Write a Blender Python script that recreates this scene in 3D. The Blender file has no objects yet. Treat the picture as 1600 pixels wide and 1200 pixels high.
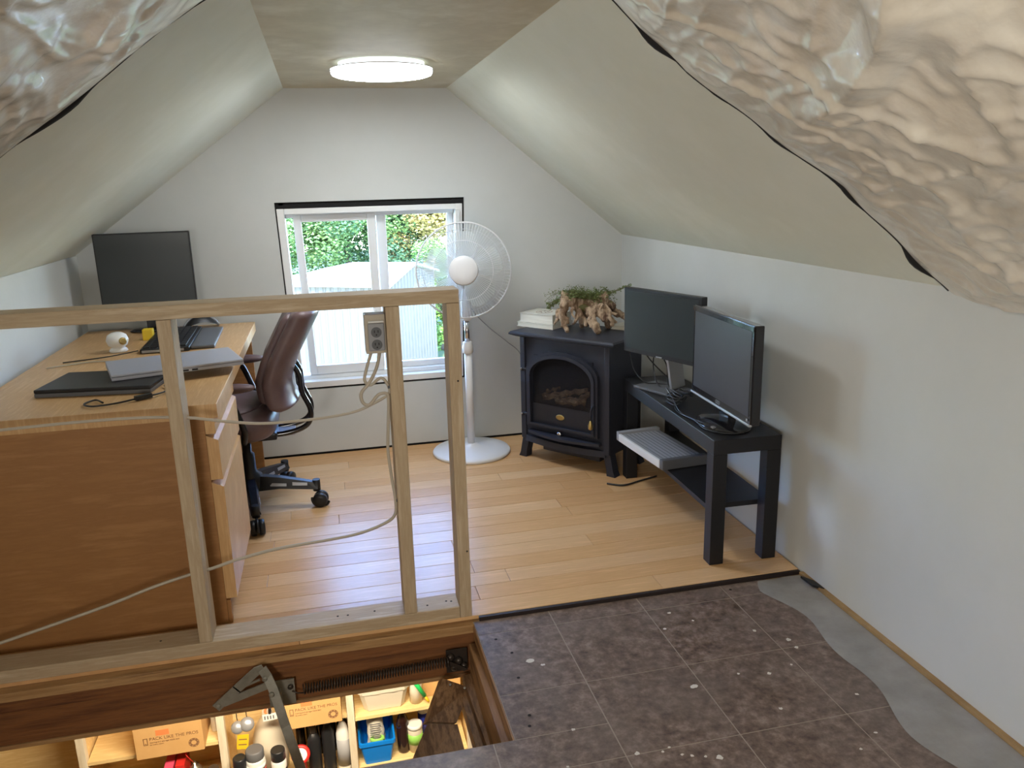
import bpy, bmesh, math, random
from mathutils import Vector, Matrix, noise
from math import sin, cos, pi, radians as R
C = bpy.context.scene.collection
S = bpy.context.scene
random.seed(7)

# ---------------------------------------------------------------- camera, sky, sun, exposure
cam_d = bpy.data.cameras.new('camera'); cam = bpy.data.objects.new('camera', cam_d); C.objects.link(cam)
cam.location = (0, 0, 1.3); cam.rotation_euler = (1.32080944, 0.0251814957, -0.230247175)
cam_d.sensor_width = 36; cam_d.lens = 1247.09 / 1600 * 36; cam_d.clip_start = .02; cam_d.clip_end = 300
S.camera = cam
S.view_settings.view_transform = 'Standard'; S.view_settings.look = 'None'
S.view_settings.exposure = 0.75; S.view_settings.gamma = 1; S.view_settings.use_curve_mapping = False

SKY, SUN, LAMP, LOWER, FILL = 2.8, 8.0, 24.0, 52.0, 20.0
w = bpy.data.worlds.new('world'); S.world = w; w.use_nodes = True
nt = w.node_tree; sky = nt.nodes.new('ShaderNodeTexSky'); sky.sky_type = 'NISHITA'
sky.sun_disc = False; sky.sun_elevation = R(48); sky.sun_rotation = R(200); sky.ozone_density = 6.0; sky.dust_density = 0.1; sky.altitude = 2500
nt.links.new(sky.outputs[0], nt.nodes['Background'].inputs[0]); nt.nodes['Background'].inputs[1].default_value = SKY

def light(name, kind, loc, energy, color=(1, 1, 1), size=.5, aim=None, sy=None):
    d = bpy.data.lights.new(name, kind); d.energy = energy; d.color = color
    if kind == 'AREA':
        d.size = size
        if sy: d.shape = 'RECTANGLE'; d.size_y = sy
    if kind == 'POINT': d.shadow_soft_size = size
    o = bpy.data.objects.new(name, d); C.objects.link(o); o.location = loc
    if aim is not None: o.rotation_euler = (Vector(aim) - Vector(loc)).to_track_quat('-Z', 'Y').to_euler()
    return o
sun = light('sun', 'SUN', (0, -5, 20), SUN, (1, .95, .86), aim=(2.2, 4.0, 11)); sun.data.angle = R(.6)
# garage ceiling lamp below the hatch and an added unseen fill behind the camera
light('garage_lamp', 'AREA', (-.2, 2.75, -.215), LOWER, (1, .84, .62), 1.2, aim=(-.2, 2.7501, -2), sy=.25)
light('fill_light', 'AREA', (-.55, -.7, 1.05), FILL, (1, .95, .87), .5, aim=(1.2, .9, .9))

# ---------------------------------------------------------------- materials
def lin(c):
    return tuple(((v / 255) / 12.92 if v / 255 <= .04045 else ((v / 255 + .055) / 1.055) ** 2.4) for v in c[:3]) + (1,)
MATS = {}
def mat(name, col, rough=.5, metal=0, emit=0, trans=0, coat=0, bump=0, bscale=40, vary=None, vscale=6, stretch=None, spec=.5, alpha=1, ior=1.45, detail=6, ramp=(.35, .65), dirt=None):
    if name in MATS: return MATS[name]
    m = bpy.data.materials.new(name); m.use_nodes = True; n = m.node_tree.nodes; l = m.node_tree.links
    b = n['Principled BSDF']; b.inputs['Base Color'].default_value = lin(col); b.inputs['Roughness'].default_value = rough
    b.inputs['Metallic'].default_value = metal; b.inputs['Transmission Weight'].default_value = trans
    b.inputs['Coat Weight'].default_value = coat; b.inputs['Specular IOR Level'].default_value = spec
    b.inputs['Alpha'].default_value = alpha; b.inputs['IOR'].default_value = ior
    if emit: b.inputs['Emission Color'].default_value = lin(col); b.inputs['Emission Strength'].default_value = emit
    if vary or bump:
        tc = n.new('ShaderNodeTexCoord'); mp = n.new('ShaderNodeMapping'); l.new(tc.outputs['Object'], mp.inputs[0])
        if stretch: mp.inputs['Scale'].default_value = stretch
    if vary:
        tx = n.new('ShaderNodeTexNoise'); tx.inputs['Scale'].default_value = vscale; tx.inputs['Detail'].default_value = detail
        tx.inputs['Roughness'].default_value = .65
        l.new(mp.outputs[0], tx.inputs[0])
        cr = n.new('ShaderNodeValToRGB'); cols = [col] + (vary if isinstance(vary, list) else [vary])
        cr.color_ramp.elements[0].position = ramp[0]; cr.color_ramp.elements[1].position = ramp[1]
        cr.color_ramp.elements[0].color = lin(cols[0]); cr.color_ramp.elements[1].color = lin(cols[-1])
        for i, c_ in enumerate(cols[1:-1]):
            e = cr.color_ramp.elements.new(ramp[0] + (ramp[1] - ramp[0]) * (i + 1) / (len(cols) - 1)); e.color = lin(c_)
        l.new(tx.outputs[0], cr.inputs[0])
        out = cr.outputs[0]
        if dirt:   # a second, larger pattern of wear
            t2 = n.new('ShaderNodeTexNoise'); t2.inputs['Scale'].default_value = dirt[1]; t2.inputs['Detail'].default_value = 3
            l.new(tc.outputs['Object'], t2.inputs[0])
            r2 = n.new('ShaderNodeValToRGB'); r2.color_ramp.elements[0].position = dirt[2]; r2.color_ramp.elements[1].position = dirt[3]
            l.new(t2.outputs[0], r2.inputs[0])
            mx = n.new('ShaderNodeMixRGB'); mx.inputs[2].default_value = lin(dirt[0]); l.new(r2.outputs[0], mx.inputs[0]); l.new(out, mx.inputs[1]); out = mx.outputs[0]
        l.new(out, b.inputs['Base Color'])
    if bump:
        t3 = n.new('ShaderNodeTexNoise'); t3.inputs['Scale'].default_value = bscale; t3.inputs['Detail'].default_value = 5
        l.new(mp.outputs[0], t3.inputs[0]); bp = n.new('ShaderNodeBump'); bp.inputs['Strength'].default_value = bump; bp.inputs['Distance'].default_value = .004
        l.new(t3.outputs[0], bp.inputs['Height']); l.new(bp.outputs[0], b.inputs['Normal'])
    MATS[name] = m; return m

M_wall = mat('drywall_primer', (206, 207, 204), .75, vary=(199, 201, 197), vscale=1.5, bump=.06, bscale=60)
M_slope = mat('slope_primer', (228, 229, 216), .6, vary=[(222, 223, 208), (232, 233, 220)], vscale=1.2, bump=.05, bscale=40)
M_ceil = mat('ceiling_primer', (214, 203, 176), .5, vary=[(198, 186, 158), (222, 214, 192)], vscale=2.2, bump=.05, bscale=30)
M_dark = mat('dark_gap', (30, 29, 30), .9)
M_stud = mat('stud_pine', (188, 168, 138), .65, vary=[(176, 154, 124), (196, 178, 150)], vscale=9, stretch=(6, 6, .5), bump=.25, bscale=30)
M_studx = mat('stud_pine_flat', (188, 168, 138), .65, vary=[(176, 154, 124), (200, 182, 154)], vscale=9, stretch=(.5, 6, 6), bump=.25, bscale=30)
M_joist = mat('old_joist', (104, 66, 38), .6, vary=[(130, 84, 46), (92, 54, 30)], vscale=3, stretch=(.6, 8, 8), bump=.3, bscale=20)
M_joist2 = mat('old_joist_pale', (150, 112, 70), .65, vary=[(176, 138, 92), (118, 82, 50)], vscale=3.5, stretch=(.6, 8, 8), bump=.3, bscale=20)
M_joisty = mat('old_joist_side', (132, 96, 60), .6, vary=[(160, 122, 80), (96, 66, 40)], vscale=3.5, stretch=(10, 1, 10), bump=.3, bscale=20)
M_subf = mat('subfloor_wood', (150, 120, 82), .8, vary=(172, 142, 100), vscale=9, bump=.2)
M_lam = [mat('bamboo_laminate_%d' % i, c, .30, vary=[tuple(v - 10 for v in c), tuple(v + 6 for v in c)], vscale=5, stretch=(1, 14, 1), spec=.5, bump=.015, bscale=30)
         for i, c in enumerate([(218, 174, 124), (222, 180, 130), (212, 166, 116), (224, 184, 138)])]
M_lamedge = mat('laminate_edge', (40, 30, 28), .6)
M_vinyl = mat('vinyl_stone', (78, 63, 55), .34, vary=[(116, 98, 88), (152, 136, 125)], vscale=38, detail=15, ramp=(.32, .70), bump=.10, bscale=50, dirt=((118, 106, 98), 4.5, .42, .95), spec=.5)
M_grout = mat('tile_joint', (160, 148, 134), .7)
M_paint = mat('paint_spot', (215, 210, 200), .5)
M_poly = mat('poly_sheet', (232, 226, 212), .24, vary=[(216, 207, 190), (238, 234, 224)], vscale=3, spec=.8, coat=.3, bump=1, bscale=11)
M_polyf = mat('poly_sheet_floor', (172, 170, 168), .3, vary=(150, 147, 143), vscale=7, alpha=.85, bump=.6, bscale=14)
M_insul = mat('insulation', (104, 84, 66), .95, vary=(74, 58, 46), vscale=9, bump=.6)
M_vin = mat('window_vinyl', (232, 233, 232), .35)
M_glass = mat('window_glass', (255, 255, 255), 0, trans=1, ior=1.01, spec=.3)
M_led = mat('led_diffuser', (240, 245, 250), .4, emit=LAMP)
M_ledrim = mat('led_rim', (240, 245, 250), .4, emit=LAMP * .12)
M_ledring = mat('led_ring', (170, 166, 170), .4)
M_ledbase = mat('led_base', (225, 240, 245), .4, emit=1.2)
M_fan = mat('fan_white', (225, 225, 226), .35)
M_fanb = mat('fan_blade', (214, 220, 218), .3, trans=.3, alpha=.55)
M_wire = mat('fan_wire', (216, 216, 216), .35)
M_blk = mat('black_laminate', (25, 25, 29), .45, bump=.03)
M_blkp = mat('black_plastic', (30, 31, 34), .4)
M_gloss = mat('black_gloss', (26, 26, 30), .12, coat=.4)
M_scr = mat('screen_matte', (44, 50, 51), .32, spec=.4)
M_scr2 = mat('screen_satin', (60, 60, 67), .28, spec=.5)
M_silver = mat('silver_plastic', (168, 170, 174), .35, metal=.5)
M_grey = mat('grey_plastic', (150, 151, 154), .5)
M_greyd = mat('grey_plastic_dark', (92, 93, 96), .5)
M_stove = mat('stove_black', (44, 47, 58), .5, bump=.1, bscale=120)
M_stove2 = mat('stove_door_black', (36, 38, 46), .42)
M_sglass = mat('stove_glass', (20, 19, 19), .12, alpha=.22)
M_log = mat('ceramic_log', (112, 94, 82), .9, vary=(56, 48, 43), vscale=22, bump=.6)
M_brass = mat('brass', (186, 160, 100), .35, metal=.8)
M_chrome = mat('chrome', (210, 210, 214), .18, metal=1)
M_paper = mat('book_pages', (226, 222, 208), .8, stretch=(1, 1, 60), vary=(204, 198, 182), vscale=4)
M_cover = mat('book_cover', (222, 219, 206), .5, vary=(206, 202, 188), vscale=30)
M_drift = mat('driftwood', (150, 126, 102), .8, vary=[(108, 84, 64), (186, 162, 136), (88, 66, 52)], vscale=16, stretch=(1, 1, .35), bump=.7, bscale=60)
M_leaf = mat('fern_leaf', (128, 140, 84), .5, vary=(84, 100, 56), vscale=30)
M_stem = mat('stem', (96, 92, 52), .6)
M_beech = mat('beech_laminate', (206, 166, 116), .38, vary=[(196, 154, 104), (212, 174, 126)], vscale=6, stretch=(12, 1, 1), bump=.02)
M_beechs = mat('beech_shaded', (160, 114, 66), .5, vary=[(150, 105, 60), (166, 120, 72)], vscale=5, stretch=(1, 1, 8))  # darker copy of the beech; the panels' shade is put into the colour
M_leather = mat('maroon_leather', (114, 93, 93), .42, vary=(100, 81, 82), vscale=12, bump=.15, bscale=35)
M_alu = mat('laptop_aluminium', (168, 170, 180), .35, metal=.15)
M_white = mat('white_plastic', (222, 222, 218), .4)
M_cream = mat('cream_cable', (184, 174, 156), .5)
M_steel = mat('galvanised_steel', (150, 146, 134), .42, metal=.25, vary=(122, 118, 106), vscale=14, bump=.1)
M_spring = mat('oiled_spring', (74, 66, 60), .35, metal=.6)
M_old = mat('ladder_wood', (122, 90, 62), .6, vary=[(98, 70, 46), (146, 112, 78), (84, 58, 40)], vscale=4, stretch=(6, 1.0, 6), bump=.4, bscale=22)
M_ply = mat('shelf_plywood', (232, 204, 146), .6, vary=[(222, 190, 132), (238, 212, 158)], vscale=5, stretch=(1, 8, 8))
M_post = mat('shelf_post', (224, 214, 192), .6, vary=(206, 192, 166), vscale=6, stretch=(8, 8, 1))
M_card = mat('cardboard', (206, 164, 108), .8, vary=(196, 154, 98), vscale=4)
M_ink = mat('brown_ink', (128, 92, 62), .8)
M_oran = mat('orange_print', (226, 130, 76), .7)
M_yel = mat('yellow', (226, 190, 40), .5)
M_red = mat('red_plastic', (196, 44, 40), .35)
M_blue = mat('blue_plastic', (10, 122, 214), .35)
M_navy = mat('navy_print', (36, 52, 170), .4)
M_green = mat('green_plastic', (40, 190, 96), .4)
M_lime = mat('lime_plastic', (140, 196, 92), .4)
M_conc = mat('concrete', (120, 116, 108), .8, vary=(100, 96, 90), vscale=3)
M_bin = mat('bin_cream', (206, 198, 180), .45)
M_pinkc = mat('can_pink', (220, 80, 110), .35)
M_metalc = mat('can_metal', (176, 170, 150), .25, metal=.9)
M_cola = mat('dark_liquid', (40, 22, 20), .12, coat=.4)
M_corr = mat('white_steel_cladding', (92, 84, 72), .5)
M_roofw = mat('white_steel_roof', (240, 240, 240), .5)
M_grass = mat('grass', (80, 92, 50), .9, vary=(100, 110, 70), vscale=1.5)
def leafmat(name, a, b): return mat(name, a, .6, vary=b, vscale=1.4, detail=3)
M_tree = [leafmat('leaf_green', (84, 112, 52), (112, 138, 74)), leafmat('leaf_deep', (62, 92, 58), (88, 118, 74)), leafmat('leaf_gold', (142, 134, 70), (158, 128, 76)), leafmat('leaf_lime', (118, 142, 60), (92, 126, 54))]
M_bark = mat('bark', (92, 76, 62), .9, bump=.5)

# ---------------------------------------------------------------- helpers
W = {}
def link(o, parent=None, mw=None):
    C.objects.link(o)
    if parent is not None: o.parent = parent
    W[o.name] = mw if mw is not None else (W[parent.name].copy() if parent is not None else Matrix())
def tag(o, label=None, cat=None, group=None, kind=None):
    if label: o['label'] = label
    if cat: o['category'] = cat
    if group: o['group'] = group
    if kind: o['kind'] = kind
    return o
def thing(name, label, cat, loc=(0, 0, 0), rz=0, group=None, kind=None):
    o = bpy.data.objects.new(name, None); o.empty_display_size = .05
    o.location = loc; o.rotation_euler = (0, 0, rz)
    link(o, None, Matrix.Translation(loc) @ Matrix.Rotation(rz, 4, 'Z'))
    return tag(o, label, cat, group, kind)
def frame_from(z, x=None):
    z = Vector(z).normalized(); x = Vector(x) if x is not None else (Vector((1, 0, 0)) if abs(z.x) < .9 else Vector((0, 1, 0)))
    y = z.cross(x).normalized(); x = y.cross(z); return Matrix((x, y, z)).transposed().to_4x4()
class MB:
    def __init__(s): s.b = bmesh.new()
    def box(s, lo, hi, bevel=0, m=None):
        lo, hi = Vector(lo), Vector(hi); c = (lo + hi) / 2; d = hi - lo
        r = bmesh.ops.create_cube(s.b, size=1); vs = r['verts']
        for v in vs: v.co = Vector((v.co.x * d.x, v.co.y * d.y, v.co.z * d.z)) + c
        if bevel:
            es = list({e for v in vs for e in v.link_edges})
            rr = bmesh.ops.bevel(s.b, geom=es, offset=bevel, segments=2, affect='EDGES', profile=.6)
            vs = list({v for f in rr['faces'] for v in f.verts} | {v for v in vs if v.is_valid})
        if m is not None:
            for v in vs: v.co = m @ v.co
        return s
    def obox(s, c, dims, rot, bevel=0):     # box of dims centred on c, turned by rot (Matrix)
        return s.box([-d / 2 for d in dims], [d / 2 for d in dims], bevel, Matrix.Translation(c) @ rot.to_4x4())
    def bar(s, a, b, wdt, thk, up=(0, 0, 1), bevel=0):   # rectangular bar from a to b
        a, b = Vector(a), Vector(b); m = Matrix.Translation((a + b) / 2) @ frame_from(b - a, Vector(up).cross(b - a))
        return s.box((-wdt / 2, -thk / 2, -(b - a).length / 2), (wdt / 2, thk / 2, (b - a).length / 2), bevel, m)
    def tube(s, pts, r, n=8, cap=True, smooth=True):
        pts = [Vector(p) for p in pts]; rs = r if isinstance(r, (list, tuple)) else [r] * len(pts)
        rings = []; prev = None
        for i, p in enumerate(pts):
            t = (pts[min(i + 1, len(pts) - 1)] - pts[max(i - 1, 0)]); t = t.normalized() if t.length > 1e-9 else Vector((0, 0, 1))
            if prev is None: u = t.orthogonal().normalized()
            else:
                u = prev - t * prev.dot(t); u = u.normalized() if u.length > 1e-6 else t.orthogonal().normalized()
            prev = u; v = t.cross(u)
            rings.append([s.b.verts.new(p + (u * cos(2 * pi * k / n) + v * sin(2 * pi * k / n)) * rs[i]) for k in range(n)])
        for a, b in zip(rings, rings[1:]):
            for k in range(n): s.b.faces.new((a[k], a[(k + 1) % n], b[(k + 1) % n], b[k])).smooth = smooth
        if cap:
            s.b.faces.new(rings[0][::-1]); s.b.faces.new(rings[-1])
        return s
    def lathe(s, prof, m=None, n=24, smooth=True):     # prof: (r, z) from bottom to top
        m = m if m is not None else Matrix(); rings = []
        for r, z in prof:
            rings.append([s.b.verts.new(m @ Vector((max(r, 1e-5) * cos(2 * pi * k / n), max(r, 1e-5) * sin(2 * pi * k / n), z))) for k in range(n)])
        for a, b in zip(rings, rings[1:]):
            for k in range(n): s.b.faces.new((a[k], a[(k + 1) % n], b[(k + 1) % n], b[k])).smooth = smooth
        s.b.faces.new(rings[0][::-1]); s.b.faces.new(rings[-1]); return s
    def prism(s, poly, ext):                 # polygon (3D points) pushed along ext
        e = Vector(ext); a = [s.b.verts.new(Vector(p)) for p in poly]; b = [s.b.verts.new(Vector(p) + e) for p in poly]
        n = len(a); s.b.faces.new(a[::-1]); s.b.faces.new(b)
        for k in range(n): s.b.faces.new((a[k], a[(k + 1) % n], b[(k + 1) % n], b[k]))
        return s
    def torus(s, rad, r, m=None, n=48, k=8, a0=0, a1=2 * pi):
        m = m if m is not None else Matrix(); full = abs(a1 - a0 - 2 * pi) < 1e-6
        q = n if full else n + 1; rings = []
        for i in range(q):
            a = a0 + (a1 - a0) * i / n
            rings.append([s.b.verts.new(m @ Vector(((rad + r * cos(2 * pi * j / k)) * cos(a), (rad + r * cos(2 * pi * j / k)) * sin(a), r * sin(2 * pi * j / k)))) for j in range(k)])
        for i in range(n if full else n):
            A, B = rings[i], rings[(i + 1) % q]
            for j in range(k): s.b.faces.new((A[j], B[j], B[(j + 1) % k], A[(j + 1) % k])).smooth = True
        return s
    def grid(s, fn, nu, nv, smooth=True):
        vs = [[s.b.verts.new(fn(i / nu, j / nv)) for j in range(nv + 1)] for i in range(nu + 1)]
        for i in range(nu):
            for j in range(nv): s.b.faces.new((vs[i][j], vs[i + 1][j], vs[i + 1][j + 1], vs[i][j + 1])).smooth = smooth
        return s
    def build(s, name, m, parent=None, world=False, recalc=True):
        if recalc: bmesh.ops.recalc_face_normals(s.b, faces=s.b.faces)
        me = bpy.data.meshes.new(name)
        if world and parent is not None: s.b.transform(W[parent.name].inverted())
        s.b.to_mesh(me); s.b.free()
        me.materials.append(m); o = bpy.data.objects.new(name, me); link(o, parent)
        return o
def struct(name, mb, m, parent=None):
    o = mb.build(name, m, parent)
    if parent is None: o['kind'] = 'structure'
    return o
def B(lo, hi, bevel=0): return MB().box(lo, hi, bevel)
def smooth_pts(pts, k=6):
    pts = [Vector(p) for p in pts]; out = []
    P = [pts[0] * 2 - pts[1]] + pts + [pts[-1] * 2 - pts[-2]]
    for i in range(1, len(P) - 2):
        for j in range(k):
            t = j / k; a, b, c, d = P[i - 1], P[i], P[i + 1], P[i + 2]
            out.append(.5 * ((2 * b) + (c - a) * t + (2 * a - 5 * b + 4 * c - d) * t * t + (3 * b - a - 3 * c + d) * t ** 3))
    out.append(pts[-1]); return out
def text(body, size, m, parent, loc, rot, name='lettering', ext=.0004):
    cu = bpy.data.curves.new(name, 'FONT'); cu.body = body; cu.size = size; cu.extrude = ext
    t = bpy.data.objects.new('tmp', cu); C.objects.link(t)
    me = bpy.data.meshes.new_from_object(t.evaluated_get(bpy.context.evaluated_depsgraph_get()))
    bpy.data.objects.remove(t); me.transform(Matrix.Translation(loc) @ rot.to_4x4())
    me.materials.clear(); me.materials.append(m)
    o = bpy.data.objects.new(name, me); link(o, parent); return o
FRONT = Matrix.Rotation(pi / 2, 3, 'X')     # text facing -y
def copy_tree(o, parent=None):
    c = o.copy(); C.objects.link(c); c.parent = parent
    for ch in list(o.children): copy_tree(ch, c)
    return c

# ---------------------------------------------------------------- the room shell
GY, RX, LX, Y0 = 3.905, 1.485, -1.07, -1.6
ZC, ZK = 1.724, 1.018
HX0, HX1, HY0, HY1 = -1.0, .353, 1.62, 2.185     # the hatch
VZ = -.012                                        # top of the vinyl
# floor: subfloor slab with the hatch hole
sub = MB()
for lo, hi in [((LX - .1, HY1, -.032), (RX + .1, GY + .1, VZ - .003)), ((HX1, Y0, -.032), (RX + .1, HY1, VZ - .003)),
               ((LX - .1, Y0, -.032), (HX1, HY0, VZ - .003)), ((LX - .1, HY0, -.032), (HX0, HY1, VZ - .003))]: sub.box(lo, hi)
floor = struct('floor', sub, M_subf)
PW = .0915; row = 0; y = HY1 + .002
while y < GY - .004:
    y1 = min(y + PW, GY - .004); x = LX + .005 - random.uniform(0, .8) if row else LX + .005
    xs = .375 if y < HY1 + .01 else LX + .005
    x0 = LX + .005; cut = random.uniform(.25, 1.1) if row != 0 else .9
    while x0 < RX - .012:
        x1 = min(x0 + cut, RX - .008); cut = 1.15
        if x1 - x0 > .03:
            B((x0 + .0006, y + .0006, VZ), (x1 - .0006, y1 - .0006, 0), .0014).build('plank', random.choice(M_lam), floor)
        x0 = x1
    y = y1; row += 1
B((HX1 + .02, HY1 - .010, VZ - .002), (RX - .01, HY1 + .0015, -.0015)).build('edge_strip', M_lamedge, floor)
# vinyl tiles with joints; wavy torn right edge
def wave(yy): return 1.338 + .022 * sin(yy * 7.1 + 1.2) + .016 * sin(yy * 17) + (.05 if yy > 2.1 else 0) * (yy - 2.1) / .1
TX = [.592 + .2925 * k for k in range(-6, 4)]; TY = [2.092 - .297 * k for k in range(-1, 13)]
joint = MB()
for i in range(len(TX) - 1):
    for j in range(len(TY) - 1):
        x0, x1, y1, y0 = TX[i], TX[i + 1], TY[j], TY[j + 1]
        y1 = min(y1, HY1 - .012); x0 = max(x0, LX + .01)
        g = .0016
        rects = [(x0, x1, y0, y1)]
        if x0 < HX1 and y1 > HY0 and y0 < HY1:
            rects = []
            if x1 > HX1: rects.append((HX1, x1, max(y0, HY0), y1))
            if y0 < HY0: rects.append((x0, x1, y0, HY0))
        for a0, a1, b0, b1 in rects:
            if a1 - a0 < .01 or b1 - b0 < .01: continue
            if i == len(TX) - 2 or a1 > 1.3:
                n = 14; right = [(wave(b0 + (b1 - b0) * k / n) if a1 > 1.3 else a1, b0 + (b1 - b0) * k / n, VZ - .0025) for k in range(n + 1)]
                poly = [(a0 + g, b0 + g, VZ - .0025)] + [(min(px, RX - .01), py + (g if k == 0 else -g if k == n else 0), pz) for k, (px, py, pz) in enumerate(right)] + [(a0 + g, b1 - g, VZ - .0025)]
                MB().prism(poly, (0, 0, .0025)).build('tile', M_vinyl, floor)
            else:
                B((a0 + g, b0 + g, VZ - .0025), (a1 - g, b1 - g, VZ)).build('tile', M_vinyl, floor)
            joint.box((a0, b0, VZ - .0028), (min(a1, 1.33) if a1 > 1.3 else a1, b1, VZ - .0006))
joint.build('tile_joints', M_grout, floor)
sp = MB()
for (x, y_, r) in [(.86, 1.70, .011), (.80, 1.44, .009), (.62, 1.50, .007), (1.08, 1.70, .006), (1.0, 1.72, .004), (1.22, 1.83, .009), (1.22, 1.79, .006), (1.16, 1.72, .004), (.47, 1.93, .012), (.50, 1.90, .006), (.50, 1.62, .006),
                   (.68, 1.49, .004), (.72, 1.47, .004), (.74, 1.46, .005), (.70, 1.50, .004), (.77, 1.45, .004), (1.03, 1.56, .005), (1.25, 1.56, .005), (1.2, 1.42, .005), (1.13, 1.38, .004), (.9, 1.98, .005), (1.0, 2.0, .004), (.95, 2.06, .006), (1.15, 1.9, .006), (.56, 1.42, .004), (.45, 1.5, .004)]:
    k = 9; sp.prism([(x + r * cos(2 * pi * q / k) * random.uniform(.6, 1.25), y_ + r * sin(2 * pi * q / k) * random.uniform(.5, 1.1), VZ) for q in range(k)], (0, 0, .0006))
o = sp.build('paint_spots', M_paint, floor); o['kind'] = 'stuff'
nh = MB()
for (x, y_) in [(.40, 2.06), (.43, 1.98), (.42, 1.86), (.41, 1.70), (1.20, 2.14), (.40, 1.66)]: nh.lathe([(.0045, VZ), (.0045, VZ + .0006)], Matrix.Translation((x, y_, 0)), 8)
nh.build('nail_heads', M_dark, floor)['kind'] = 'stuff'

# gable wall with window opening (drywall, dark gap round the window)
def zs(z): return (z - .34)
def fl(x, z): return x + (-.026 if x < .24 else .034) * zs(z)      # the opening flares a little towards the top
WX0, WX1, WZ0, WZ1 = -.186, .645, .332, 1.227
top = [(LX - .2, .85), (-.123 - .0, ZC + .0), (.611, ZC), (RX + .2, .86)]
gb = MB()
T = .013
def gp(poly, y0=GY, d=T): gb.prism([(x, y0, z) for x, z in poly], (0, d, 0))
xl0, xl1, xr0, xr1 = fl(WX0, WZ0), fl(WX0, WZ1), fl(WX1, WZ0), fl(WX1, WZ1)
def ztop(x): return ZC + .03 if -.123 <= x <= .611 else (ZC + .03 - (x - .611) * .811 if x > .611 else ZC + .03 - (-.123 - x) * .76)
gp([(LX - .1, .009), (xl0, .009), (xl0, WZ0), (xl1, WZ1), (xl1, ztop(xl1)), (LX - .1, ztop(LX - .1))])
gp([(xr0, .009), (RX + .1, .009), (RX + .1, ztop(RX + .1)), (xr1, ztop(xr1)), (xr1, WZ1), (xr0, WZ0)])
gp([(xl0, .009), (xr0, .009), (xr0, WZ0), (xl0, WZ0)])
gp([(xl1, WZ1), (xr1, WZ1), (xr1, ztop(xr1)), (.611, ztop(.611)), (-.123, ztop(-.123)), (xl1, ztop(xl1))])
wall_back = struct('wall_back', gb, M_wall)
# framing behind the drywall: dark, and closes the wall
fr = MB()
FX0, FX1, FZ0, FZ1 = -.190, .637, .350, 1.192
for lo, hi in [((-3, GY + T, -.03), (FX0 + .02, GY + .15, 2.1)), ((FX1 - .0, GY + T, -.03), (3, GY + .15, 2.1)), ((FX0, GY + T, -.03), (FX1, GY + .15, FZ0 + .0)), ((FX0, GY + T, FZ1), (FX1, GY + .15, 2.1))]: fr.box(lo, hi)
fr.build('wall_framing', M_dark, wall_back)
# flat ceiling and slopes
nL = Vector((-.62, 0, .785)).normalized(); nR = Vector((.629, 0, .777)).normalized()
struct('ceiling', MB().box((-.123, 1.70, ZC), (.611, GY + .02, ZC + T)).box((-.123, Y0, ZC + .004), (.611, 1.70, ZC + T)), M_ceil)
pR0, pR1 = Vector((.611, 0, ZC)), Vector((RX + .01, 0, ZK - .008))
pL0, pL1 = Vector((-.123, 0, ZC)), Vector((LX - .01, 0, ZC - (LX - .01 + .123) * -.735))
def slope(a, b, n, t, y0, y1): return [(a.x, y0, a.z), (b.x, y0, b.z), (b.x + n.x * t, y0, b.z + n.z * t), (a.x + n.x * t, y0, a.z + n.z * t)], (0, y1 - y0, 0)
struct('ceiling_right', MB().prism(*slope(pR0, pR1, nR, T, 1.69, GY + .012)), M_slope)
struct('ceiling_left', MB().prism(*slope(pL0, pL1, nL, T, 1.70, GY + .012)), M_slope)
q = MB(); q.prism(*slope(pR0 + nR * .03, pR1 + nR * .03 + (pR1 - pR0) * .4, nR, .12, Y0 - .1, GY + .3)); q.prism(*slope(pL0 + nL * .03, pL1 + nL * .03 + (pL1 - pL0) * .4, nL, .12, Y0 - .1, GY + .3)); q.box((-.3, Y0 - .1, ZC + .03), (.8, GY + .3, ZC + .2))
struct('ceiling_roof', q, M_insul)
ZKL = pL1.z
struct('wall_right', B((RX, Y0, -.010), (RX + .013, GY, ZK + .004)), M_wall)
struct('wall_left', B((LX - .013, Y0, -.010), (LX, GY, ZKL + .004)), M_wall)
q = B((RX + .013, Y0 - .1, -.03), (RX + .3, GY + .1, ZK + .1)); q.box((LX - .3, Y0 - .1, -.03), (LX - .013, GY + .1, ZKL + .1)); q.box((-2, Y0 - .15, -.03), (2, Y0, 2.2))
struct('wall_rear', q, M_insul)
B((RX - .016, 1.0, -.0148), (RX - .0005, 2.17, -.002)).build('sill_board', M_subf, floor)
# hatch framing boards
hf = thing('trim_1', 'dark stained boards lining the stair hatch under the half wall', 'hatch frame', (-.3, HY1, -.19), kind='structure')
def hb(lo, hi, m): MB().box(lo, hi, .002).build('board', m, hf, world=True)
hb((LX, HY1 - .028, -.040), (HX1 + .0, HY1 + .10, -.0125), M_joist2)
hb((LX, HY1 - .022, -.076), (HX1, HY1 + .02, -.041), M_joist)
hb((LX, HY1 - .006, -.186), (HX1, HY1 + .03, -.077), M_joist)
hb((LX, HY1 - .010, -.200), (HX1, HY1 + .03, -.187), M_joist2)
hb((HX1 - .004, HY0 + .001, -.06), (HX1 + .03, HY1 - .03, -.0155), M_joisty)
hb((HX1 - .022, HY0 + .001, -.19), (HX1 + .03, HY1 - .05, -.061), M_joisty)
hb((HX0, HY0 - .03, -.2), (HX1, HY0, -.035), M_joisty)
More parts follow.
